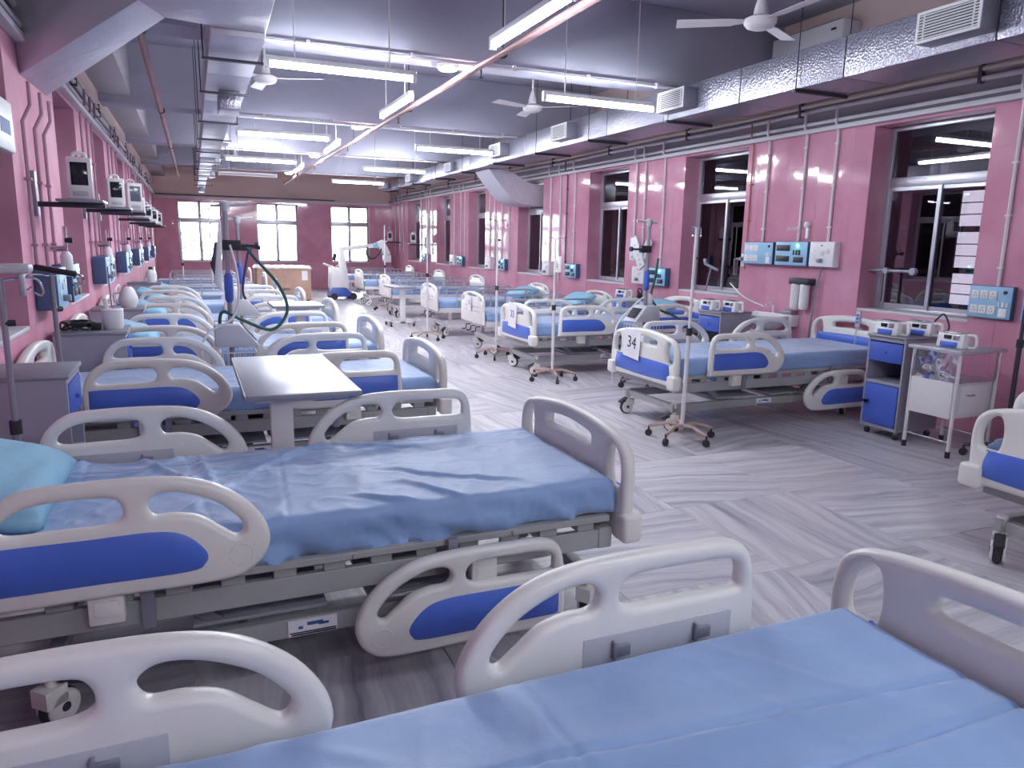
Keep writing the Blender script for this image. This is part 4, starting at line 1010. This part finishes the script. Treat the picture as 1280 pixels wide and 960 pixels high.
card('paper card on the second plain white footboard', '31', 3.605, 12.02, .70, .13, .22, -.03)
card('paper card on the third plain white footboard', '30', 3.605, 15.15, .70, .13, .22, .02)

# ------------------------------------------------------------------ drip stands
def iv_stand(label, x, y, top, rz=0, m='whitepaint', bm_='rust', lean=(0, 0), five=True, legl=.27):
    t = thing('drip_stand', label, 'drip stand', (x, y, 0), rz, 'drip stands')
    lx, ly = lean; P = lambda z: (lx*z, ly*z, z)
    link('pole', MB().cyl(P(.09), P(top*.52), .017, n=12).mesh(), m, t); link('upper_pole', MB().cyl(P(top*.52), P(top), .013, n=10).mesh(), m, t)
    link('collar', MB().cyl(P(top*.5), P(top*.5+.06), .024, n=12).mesh(), 'rubber', t); link('clamp_knob', MB().cyl(P(top*.86), (lx*top+.04, ly*top, top*.86), .014, n=8).mesh(), 'dark', t)
    n = 5 if five else 4
    for k in range(n):
        a = k*2*math.pi/n+.4; c, s = math.cos(a), math.sin(a)
        lg = link('leg', MB().tube([(0, 0, .115), (c*.12, s*.12, .125), (c*legl, s*legl, .085)], .014, 8).mesh(), bm_, t)
        link('caster', MB().cyl((c*legl, s*legl, .085), (c*legl, s*legl, .04), .008, n=6).cyl((c*legl-s*.014, s*legl+c*.014, .028), (c*legl+s*.014, s*legl-c*.014, .028), .028, n=14).mesh(), 'rubber', lg)
    for k in range(2):
        s = 1 if k else -1
        link('hook', MB().tube(bez([(lx*top, ly*top, top-.01), (lx*top+s*.05, ly*top, top), (lx*top+s*.13, ly*top, top), (lx*top+s*.155, ly*top, top-.05), (lx*top+s*.145, ly*top, top-.075), (lx*top+s*.12, ly*top, top-.06)], 5), .005, 6).mesh(), 'chrome', t)
    return t
iv_stand('white drip stand with rusty base in front of bed 34', 3.60, 4.79, 1.70, .7, lean=(.045, .0))
iv_stand('white drip stand with rusty base in front of the bed beyond bed 34', 3.76, 7.5, 1.62, .3, lean=(.0, .01))
iv_stand('white drip stand before the first plain white footboard', 3.76, 9.25, 1.85, .1)
iv_stand('white drip stand before the second plain white footboard', 3.42, 11.35, 2.0, .9, lean=(-.01, 0))
iv_stand('dark drip stand cut by the right picture edge', 5.5, 3.40, 1.75, .2, m='darksteel', bm_='darksteel')
iv_stand('grey stand with cloth topped head at the left picture edge', -.76, 3.75, 1.36, .3, m='greymetal', bm_='greymetal', legl=.16)
iv_stand('grey stand beside the nearest left locker', -.70, 4.62, 1.34, .8, m='greymetal', bm_='greymetal', legl=.18)
iv_stand('thin white drip stand in front of the left far window', .32, 14.9, 2.1, .4)
iv_stand('thin drip stand on the left among the far beds', -.2, 17.3, 1.9, .2)
iv_stand('drip stand among the far beds on the right', 4.0, 16.6, 1.9, .5)
# ------------------------------------------------------------------ breathing machines on stands
def vent_stand(label, x, y, top, rz=0, hose='teal_hose', mh=.74, board=True, hoses=None, cable=None):
    t = thing('breathing_machine_stand', label, 'medical stand', (x, y, 0), rz, 'breathing machines on wheeled stands')
    link('pole', MB().cyl((0, 0, .1), (0, 0, top), .019, n=14).mesh(), 'greymetal', t)
    link('blue_grip', MB().lathe([(.019, 0), (.03, .02), (.033, .1), (.03, .2), (.019, .22)], (0, 0, mh+.33), 16).mesh(), 'blue_dull', t)
    for k in range(5):
        a = k*2*math.pi/5; c, s = math.cos(a), math.sin(a)
        lg = link('leg', MB().tube([(0, 0, .12), (c*.26, s*.26, .085)], .017, 8).mesh(), 'greymetal', t)
        link('caster', MB().cyl((c*.26, s*.26, .085), (c*.26, s*.26, .04), .009, n=6).cyl((c*.26-s*.015, s*.26+c*.015, .032), (c*.26+s*.015, s*.26-c*.015, .032), .032, n=14).mesh(), 'rubber', lg)
    m = link('machine', MB().hexa([(-.12, -.13, mh), (.2, -.13, mh), (.2, .13, mh), (-.12, .13, mh), (-.12, -.12, mh+.17), (.06, -.12, mh+.17), (.06, .12, mh+.17), (-.12, .12, mh+.17)]).mesh(bevel=.012), 'plastic_grey', t)
    link('screen', MB().box((.137, 0, mh+.09), (.005, .17, .13), Euler((0, -.69, 0)).to_matrix()).mesh(), 'screen', m)
    # wire basket
    b = MB(); z0, z1 = mh-.2, mh-.04
    for z in (z0, z1): b.tube([(-.15, -.14, z), (.17, -.14, z), (.17, .14, z), (-.15, .14, z), (-.15, -.14, z)], .005, 5)
    for k in range(9):
        q = -.15+.32*k/8; b.cyl((q, -.14, z0), (q, -.14, z1), .003, n=5); b.cyl((q, .14, z0), (q, .14, z1), .003, n=5); b.cyl((q, -.14, z0), (q, .14, z0), .003, n=5)
    for k in range(6):
        q = -.14+.28*k/5; b.cyl((-.15, q, z0), (-.15, q, z1), .003, n=5); b.cyl((.17, q, z0), (.17, q, z1), .003, n=5)
    link('basket', b.mesh(), 'whitepaint', t)
    cz = top-.3
    link('clamp', MB().bb(-.03, .1, -.03, .03, cz, cz+.075).mesh(bevel=.008), 'dark', t); link('clamp_knob', MB().cyl((.1, 0, cz+.035), (.2, 0, cz+.035), .01, n=8).cyl((.2, 0, cz+.035), (.225, 0, cz+.035), .026, n=12).mesh(), 'dark', t)
    link('top_mount', MB().lathe([(.02, top-.02), (.035, top), (.035, top+.05), (.01, top+.06)], n=14).cyl((-.1, 0, top+.02), (.16, 0, top+.04), .012, n=8).mesh(), 'plastic_grey', t)
    hp = hoses or [(.05, -.05, mh+.16), (.02, -.1, mh+.3), (.1, -.08, mh+.7), (.12, -.04, cz-.02)]
    link('breathing_hose', MB().tube(bez(hp, 8), .013, 8).mesh(), hose, t)
    if cable: link('white_cable', MB().tube(bez(cable, 8), .009, 8).mesh(), 'hosewhite', t)
    if board: link('humidifier', MB().lathe([(.002, 0), (.04, .0), (.05, .03), (.045, .1), (.02, .13), (.002, .13)], (-.06, -.03, mh+.17), 16).mesh(), 'white', t)
    return t
vent_stand('breathing machine stand with blue grip behind the overbed table', .24, 5.98, 1.76, 0, cable=[(.02, -.03, 1.5), (.06, -.05, 1.3), (.06, -.08, 1.1), (.0, -.12, .95), (-.16, -.15, .86), (-.22, -.18, .72), (-.18, -.18, .6)], hoses=[(-.08, 0, .9), (-.05, -.03, 1.0), (.1, -.06, .93), (.3, -.05, .86), (.42, 0, 1.0), (.36, 0, 1.2), (.2, .02, 1.4), (.14, .02, 1.48)], board=False)
vent_stand('breathing machine stand with grey hose, second in the left row', .45, 8.38, 1.72, 0, hose='darkhose')
vent_stand('breathing machine stand with blue grip beyond bed 34', 4.55, 6.85, 1.78, math.pi, hose='teal_hose', cable=[(.05, .03, 1.0), (.2, .06, .9), (.4, .1, .72), (.46, .12, .45), (.46, .14, .15), (.42, .1, .06)], hoses=[(-.14, 0, 1.42), (-.13, -.03, 1.2), (-.1, -.04, 1.0), (-.22, -.05, .86), (-.38, -.06, .80), (-.5, -.02, .74)])
# clear bag of tubing hanging on the first stand
t = thing('tubing_bag', 'white hanging tubing holder on the first breathing stand', 'medical holder', (.205, 5.93, 1.32))
link('sleeve', MB().hexa([(-.07, -.02, -.1), (-.01, -.02, -.16), (-.01, .02, -.16), (-.07, .02, -.1), (-.015, -.012, .36), (.0, -.012, .36), (.0, .012, .36), (-.015, .012, .36)]).mesh(bevel=.006), 'white', t); link('strap', MB().hexa([(-.085, -.023, .02), (-.06, -.023, -.05), (-.06, .023, -.05), (-.085, .023, .02), (-.05, -.018, .2), (-.035, -.018, .2), (-.035, .018, .2), (-.05, .018, .2)]).mesh(bevel=.003), 'darksteel', t)
# extension boards hanging on the wall left of the hose stand
def ext_board(label, x, y, z, ang, n=4, w=.1, h=.36):
    t = thing('extension_board', label, 'extension board', (x, y, z), 0, 'white extension boards'); t.rotation_euler = (ang, 0, 0)
    link('case', MB().bb(-.03, 0, -w/2, w/2, -h/2, h/2).mesh(bevel=.008), 'white', t)
    for k in range(n):
        link('socket', MB().cyl((-.032, 0, 0), (-.029, 0, 0), .011, n=8).cyl((-.032, -.022, -.02), (-.029, -.022, -.02), .006, n=6).cyl((-.032, .022, -.02), (-.029, .022, -.02), .006, n=6).mesh(), 'greymetal' if k else 'socketblack', t, (0, 0, -h/2+.06+k*(h-.1)/n))
ext_board('white extension board hanging tilted beside the hose stand', XR-.1, 9.35, 1.45, -.55, 5, .17, .5)
ext_board('white extension board hanging straight by the third right window', XR-.005, 9.62, 1.5, .05, 2, .16, .34)
ext_board('white extension board behind the tilted one', XR-.05, 9.2, 1.52, .6, 2, .14, .3)
ext_board('white extension board on the drip stand beyond bed 34', 3.79, 7.46, 1.33, 0, 3, .12, .18)
ext_board('white extension board near the right edge beside the dark stand', XR-.005, 3.8, 1.52, .0, 2, .06, .36)
# ------------------------------------------------------------------ overbed tables
def overbed(label, x, y, z, lx, ly, px, py, rz=0):
    t = thing('overbed_table', label, 'overbed table', (x, y, 0), rz, 'overbed tables')
    link('table_top', MB().bb(-lx/2, lx/2, -ly/2, ly/2, z-.012, z).mesh(bevel=.004), 'brushed', t)
    link('edge_rim', MB().bb(-lx/2-.008, lx/2+.008, -ly/2-.008, -ly/2, z-.028, z-.002).bb(-lx/2-.008, lx/2+.008, ly/2, ly/2+.008, z-.028, z-.002).bb(-lx/2-.008, -lx/2, -ly/2, ly/2, z-.028, z-.002).bb(lx/2, lx/2+.008, -ly/2, ly/2, z-.022, z-.002).mesh(bevel=.002), 'greymetal', t)
    link('support_tray', MB().bb(-lx*.42, lx*.42, -ly*.45, ly*.45, z-.05, z-.012).mesh(bevel=.004), 'whitepaint', t)
    link('post', MB().bb(px-.05, px+.05, py-.03, py+.03, .06, z-.05).mesh(bevel=.006), 'whitepaint', t)
    link('base', MB().bb(px-.24, px+.24, py-.03, py+.03, .06, .1).bb(px-.24, px-.19, py-.03, py+.42, .06, .1).bb(px+.19, px+.24, py-.03, py+.42, .06, .1).mesh(bevel=.006), 'whitepaint', t)
    for sx_ in (-.215, .215):
        for sy_ in (0, .39): link('caster', MB().cyl((px+sx_-.014, py+sy_, .03), (px+sx_+.014, py+sy_, .03), .03, n=14).cyl((px+sx_, py+sy_, .03), (px+sx_, py+sy_, .07), .008, n=6).mesh(), 'rubber', t)
overbed('steel topped overbed table between the second and third left beds', .43, 3.92, .87, .5, 1.16, -.09, -.44)
overbed('steel topped overbed table beyond the fourth left bed', .98, 8.1, .88, .5, .6, .02, -.2)
overbed('white overbed table parked by the sixth right bed', 3.5, 13.4, .74, .4, .8, 0, -.2)
# ------------------------------------------------------------------ patient monitors on wall shelves
def monitor(label, x, y, z, rz, sgn, wx, big=1.0, shelf=True):
    """screen faces local -y"""
    t = thing('patient_monitor', label, 'patient monitor', (x, y, z), rz, 'patient monitors on wall shelves')
    w, h, d = .155*big, .28*big, .22*big
    link('case', MB().hexa([(-w/2, -d/2, .0), (w/2, -d/2, 0), (w/2*.8, d/2, .02), (-w/2*.8, d/2, .02), (-w/2, -d/2, h), (w/2, -d/2, h), (w/2*.8, d/2, h*.85), (-w/2*.8, d/2, h*.85)]).mesh(bevel=.014), 'white', t)
    link('screen', MB().bb(-w*.33, w*.33, -d/2-.004, -d/2+.002, h*.33, h*.87).mesh(bevel=.003), 'screen' if big <= 1 else 'screengrey', t)
    link('control_strip', MB().bb(-w*.3, w*.3, -d/2-.005, -d/2+.002, h*.08, h*.2).mesh(bevel=.003), 'plastic_grey', t)
    link('carry_handle', MB().tube(bez([(-w*.25, 0, h*.9), (-w*.22, 0, h*1.08), (0, 0, h*1.12), (w*.22, 0, h*1.08), (w*.25, 0, h*.9)], 5), .012).mesh(), 'white', t)
    s = thing('monitor_shelf', 'grey wall shelf under the '+label.replace(', grey screen turned to the aisle', ''), 'shelf', (wx, y, z), 0, 'grey monitor shelves')
    ln = abs(x-wx)+.14
    s0, s1 = sorted((0, sgn*ln))
    link('shelf_plate', MB().bb(sgn*ln-.28 if sgn > 0 else sgn*ln, sgn*ln if sgn > 0 else sgn*ln+.28, -.17, .17, -.02, -.002).mesh(bevel=.004), 'greymetal', s)
    link('arm', MB().bb(s0, s1, -.02, .02, -.055, -.02).mesh(bevel=.004), 'darksteel', s); link('wall_bracket', MB().bb(min(0, sgn*.025), max(0, sgn*.025), -.04, .04, -.12, .18).mesh(bevel=.004), 'greymetal', s)
for y, zz, rz, bg_, lab in [(6.0, 1.79, .05, 1.0, 'nearest white patient monitor on the left wall'), (8.55, 1.83, .2, 1.0, 'second white patient monitor on the left wall'), (9.85, 1.84, .45, 1.12, 'third patient monitor on the left wall, grey screen turned to the aisle'), (12.2, 1.82, .2, 1.0, 'fourth white patient monitor on the left wall'), (14.2, 1.80, .25, 1.0, 'fifth white patient monitor on the left wall'), (16.6, 1.8, .2, 1.0, 'sixth white patient monitor on the left wall'), (19.0, 1.8, .2, 1.0, 'farthest white patient monitor on the left wall')]:
    monitor(lab, -.68 if bg_ == 1 else -.62, y, zz, rz, 1, XL, bg_)
monitor('white patient monitor on the seventh right pier', 5.8, 20.6, 1.5, -.35, -1, XR); monitor('white patient monitor near the far right corner', 5.8, 23.3, 1.55, -.35, -1, XR)
# left wall boards and conduits
for i, y in enumerate((5.9, 6.6, 9.0, 9.5, 11.7, 12.3, 14.5, 15.2, 17.5, 20.2)):
    socket_board('%s shaded socket board along the left wall' % ['first', 'second', 'third', 'fourth', 'fifth', 'sixth', 'seventh', 'eighth', 'ninth', 'tenth'][i], y-.2, y+.2, 1.05, 1.33, 'boardblue', 'black' if i % 2 else 'plain', x=XL, sgn=1, depth=.13)
for i, y in enumerate((5.75, 6.15, 6.5, 8.75, 9.2, 9.6, 11.4, 11.9, 12.5, 14.3, 14.9, 15.5, 17.3, 18.0, 20.0, 20.8)):
    drop_pipe('%s white conduit on the left wall' % ['first', 'second', 'third', 'fourth', 'fifth', 'sixth', 'seventh', 'eighth', 'ninth', 'tenth', 'eleventh', 'twelfth', 'thirteenth', 'fourteenth', 'fifteenth', 'sixteenth'][i], y, 1.33, 2.5 if 5.6 < y < 7 else 2.97, x=XL, sgn=1, r=.012, m='conduit_pink')
for i, y in enumerate((6.3, 9.3, 12.0, 14.8, 17.8)):
    t = thing('oxygen_flowmeters', '%s oxygen flowmeter with clear bottle on the left wall' % ordn[i], 'gas outlet', (XL, y, 1.45), 0, 'flowmeters on the left wall')
    link('valve', MB().cyl((0, 0, 0), (.12, 0, 0), .022).cyl((.12, 0, -.02), (.12, 0, .16), .014).mesh(), 'chrome', t); link('bottle', MB().lathe([(.002, -.2), (.035, -.2), (.04, -.18), (.04, -.05), (.02, -.02), (.002, -.02)], (.12, 0, 0), 16).mesh(), 'hosewhite', t)
    link('knob', MB().cyl((.12, 0, .06), (.17, 0, .06), .02).mesh(), 'dark', t)
t = thing('wall_notice', 'white notice box on the left wall cut by the picture edge', 'sign', (XL, 4.96, 2.0)); link('panel', MB().bb(0, .07, -.22, .22, 0, .28).mesh(bevel=.012), 'white', t); link('print', MB().bb(.07, .072, -.12, .12, .09, .17).mesh(), 'bluemark', t)
# things on the left lockers
t = thing('suction_jar', 'white jar with a thin rod on the second left locker', 'jar', (-.56, 6.05, .882)); link('jar', MB().lathe([(.002, 0), (.062, 0), (.07, .02), (.074, .14), (.066, .15), (.066, .135), (.002, .13)], n=22).mesh(), 'white', t); link('rod', MB().cyl((-.0, .0, .1), (-.01, 0, .45), .006, n=6).mesh(), 'chrome', t); link('brush', MB().cyl((-.03, .02, .1), (-.045, .03, .22), .016).mesh(), 'whitepaint', t)
t = thing('cable_heap', 'heap of black cables on the second left locker', 'cord', (-.78, 6.0, .882))
pts = [(.12*math.cos(k*1.3)*(1-.02*k), .1*math.sin(k*1.3), .012+.05*abs(math.sin(k*2.1))) for k in range(22)]
link('cord_run', MB().tube(bez(pts, 5), .008, 6).mesh(), 'dark', t); link('plug', MB().bb(.08, .15, -.03, .02, .0, .05).mesh(bevel=.01), 'dark', t)
t = thing('steel_jug', 'round pale jug on the locker beyond the fourth left bed', 'jug', (-.60, 8.1, .862)); link('body', MB().lathe([(.002, 0), (.06, 0), (.085, .05), (.085, .1), (.06, .17), (.035, .2), (.002, .2)], n=22).mesh(), 'white', t); link('handle', MB().tube(bez([(-.07, 0, .14), (-.12, 0, .13), (-.12, 0, .06), (-.08, 0, .04)], 5), .01).mesh(), 'white', t)
t = thing('white_bottle', 'white bottle on the locker before the seventh left bed', 'bottle', (-.6, 12.6, .862)); link('body', MB().lathe([(.002, 0), (.06, 0), (.06, .14), (.03, .19), (.002, .19)], n=18).mesh(), 'white', t); link('cap', MB().cyl((0, 0, .19), (0, 0, .23), .03).mesh(), 'dark', t)
# cloth hung on the first left stand
t = thing('mask_cloth', 'grey folded mask with straps on top of the left edge stand', 'mask', (-.76, 3.75, 1.385)); link('pad', MB().bb(-.04, .12, -.05, .05, .0, .04).mesh(bevel=.015), 'plastic_grey', t); link('strap', MB().bb(.07, .09, -.03, .03, -.1, .005).mesh(bevel=.008), 'greymetal', t)
t = thing('mask_bracket', 'dark bracket arm on top of the stand beside the nearest left locker', 'bracket', (-.70, 4.62, 1.36)); link('arm', MB().box((.02, 0, .0), (.2, .035, .03), Euler((0, .2, 0)).to_matrix()).mesh(bevel=.008), 'dark', t); link('hook', MB().tube(bez([(.1, 0, -.02), (.14, 0, -.03), (.14, 0, -.07), (.1, 0, -.07)], 5), .008).mesh(), 'chrome', t)
# dressing cloth on the bed beyond bed 34
t = thing('headset', 'dark tangled headset on the bed beside the hose stand locker', 'headset', (5.8, 8.88, .822)); link('cups', MB().lathe([(.002, 0), (.04, .005), (.045, .04), (.02, .06), (.002, .06)], n=14).cyl((.0, -.05, .03), (0, .05, .09), .016).mesh(), 'dark', t); link('band', MB().tube(bez([(0, -.05, .04), (0, -.04, .12), (0, .04, .13), (0, .06, .05)], 5), .01).mesh(), 'rubber', t)
# ------------------------------------------------------------------ big carton
t = thing('carton', 'large brown cardboard carton with film wrapped top before the far wall', 'carton', (2.05, 19.4, 0))
link('box', MB().bb(-.64, .64, -.45, .45, .06, .86).mesh(bevel=.012), 'cardboard', t); link('pallet', MB().bb(-.6, .6, -.42, .42, 0, .06).mesh(), 'dark', t)
link('flap_seam', MB().bb(-.02, .0, -.4515, -.45, .06, .86).mesh(), 'rust', t); link('label', MB().bb(.42, .56, -.452, -.45, .55, .78).mesh(), 'paper', t); link('tape', MB().bb(-.2, .14, -.4515, -.45, .3, .36).mesh(), 'plasticfilm', t)
B = MB()
for i in range(25):
    for j in range(13): B.v.append((-.68+1.36*i/24, -.49+.98*j/12, .875+.035*noise.noise(Vector((i*.5, j*.6, 3)))+.02-(.06 if i in (0, 24) or j in (0, 12) else 0)))
for i in range(24):
    for j in range(12): B.f.append((i*13+j, (i+1)*13+j, (i+1)*13+j+1, i*13+j+1))
me = B.mesh(sharp=60); bm = bmesh.new(); bm.from_mesh(me); bmesh.ops.solidify(bm, geom=bm.faces, thickness=.004); bm.to_mesh(me); bm.free()
link('film_cover', me, 'white', t)
# ------------------------------------------------------------------ mobile x-ray unit
t = thing('mobile_xray', 'white mobile x-ray unit with long arm and blue base by the far window', 'x-ray machine', (3.62, 19.9, 0))
link('base', MB().hexa([(-.35, -.3, .08), (.3, -.3, .08), (.3, .3, .08), (-.35, .3, .08), (-.3, -.26, .34), (.05, -.26, .34), (.05, .26, .34), (-.3, .26, .34)]).mesh(bevel=.03), 'xrayblue', t)
link('body', MB().hexa([(-.33, -.26, .3), (.1, -.26, .3), (.1, .26, .3), (-.33, .26, .3), (-.3, -.24, .9), (.0, -.24, .75), (.0, .24, .75), (-.3, .24, .9)]).mesh(bevel=.03), 'white', t)
link('column', MB().hexa([(-.05, -.1, .3), (.2, -.1, .3), (.2, .1, .3), (-.05, .1, .3), (-.06, -.08, 1.38), (.06, -.08, 1.38), (.06, .08, 1.38), (-.06, .08, 1.38)]).mesh(bevel=.02), 'white', t)
link('arm', MB().hexa([(-.02, -.06, 1.26), (.98, -.05, 1.38), (.98, .05, 1.38), (-.02, .06, 1.26), (-.02, -.06, 1.37), (.98, -.05, 1.49), (.98, .05, 1.49), (-.02, .06, 1.37)]).mesh(bevel=.012), 'white', t)
link('arm_joint', MB().cyl((.98, -.07, 1.44), (.98, .07, 1.44), .08).bb(.85, 1.05, -.06, .06, 1.36, 1.46).mesh(), 'boardblue', t)
hd = link('tube_head', MB().box((1.14, 0, 1.36), (.2, .2, .44), Euler((0, -.5, 0)).to_matrix()).mesh(bevel=.04, seg=3), 'white', t); link('collimator', MB().bb(1.13, 1.33, -.1, .1, .98, 1.18).mesh(bevel=.02), 'white', hd)
link('cable', MB().tube(bez([(.7, -.06, 1.38), (.66, -.08, 1.2), (.78, -.08, 1.08), (.92, -.08, 1.12), (1.05, -.08, 1.3), (1.08, -.08, 1.4)], 7), .02).mesh(), 'dark', t)
link('push_handle', MB().tube(bez([(-.28, -.2, .85), (-.42, -.2, .92), (-.44, 0, .93), (-.42, .2, .92), (-.28, .2, .85)], 5), .02).mesh(), 'white', t)
link('mirror', MB().cyl((-.16, -.05, 1.2), (-.2, -.05, 1.02), .05, .045).mesh(), 'dark', t)
for sx_ in (-.25, .25):
    for sy_ in (-.28, .28): link('wheel', MB().cyl((sx_, sy_-.025, .09), (sx_, sy_+.025, .09), .09, n=20).mesh(), 'rubber', t)
# pale foliage outside the far left window
t = thing('garden_bush', 'pale foliage outside the left far window', 'bush', (-.5, 33, -.3)); rn = random.Random(4)
link('stem', MB().cyl((0, 0, 0), (0, 0, 1.2), .05, .03).mesh(), 'rust', t)
B = MB()
for k in range(700):
    p = Vector((rn.gauss(0, .6), rn.gauss(0, .3), 1.55+rn.gauss(0, .3))); M = Euler((rn.uniform(0, 6), rn.uniform(0, 6), rn.uniform(0, 6))).to_matrix()
    B.add([p+M @ Vector(q) for q in ((-.07, 0, 0), (0, -.03, .01), (.08, 0, 0), (0, .03, .01))], [(0, 1, 2, 3)])
o = link('leaves', B.mesh(), 'leaf', t); o['kind'] = 'stuff'
tag(struct('ground_outside', MB().bb(-6, 12, YF+.36, 60, -.6, -.3).mesh(), 'grout'), 'bare ground outside the far windows', 'ground')
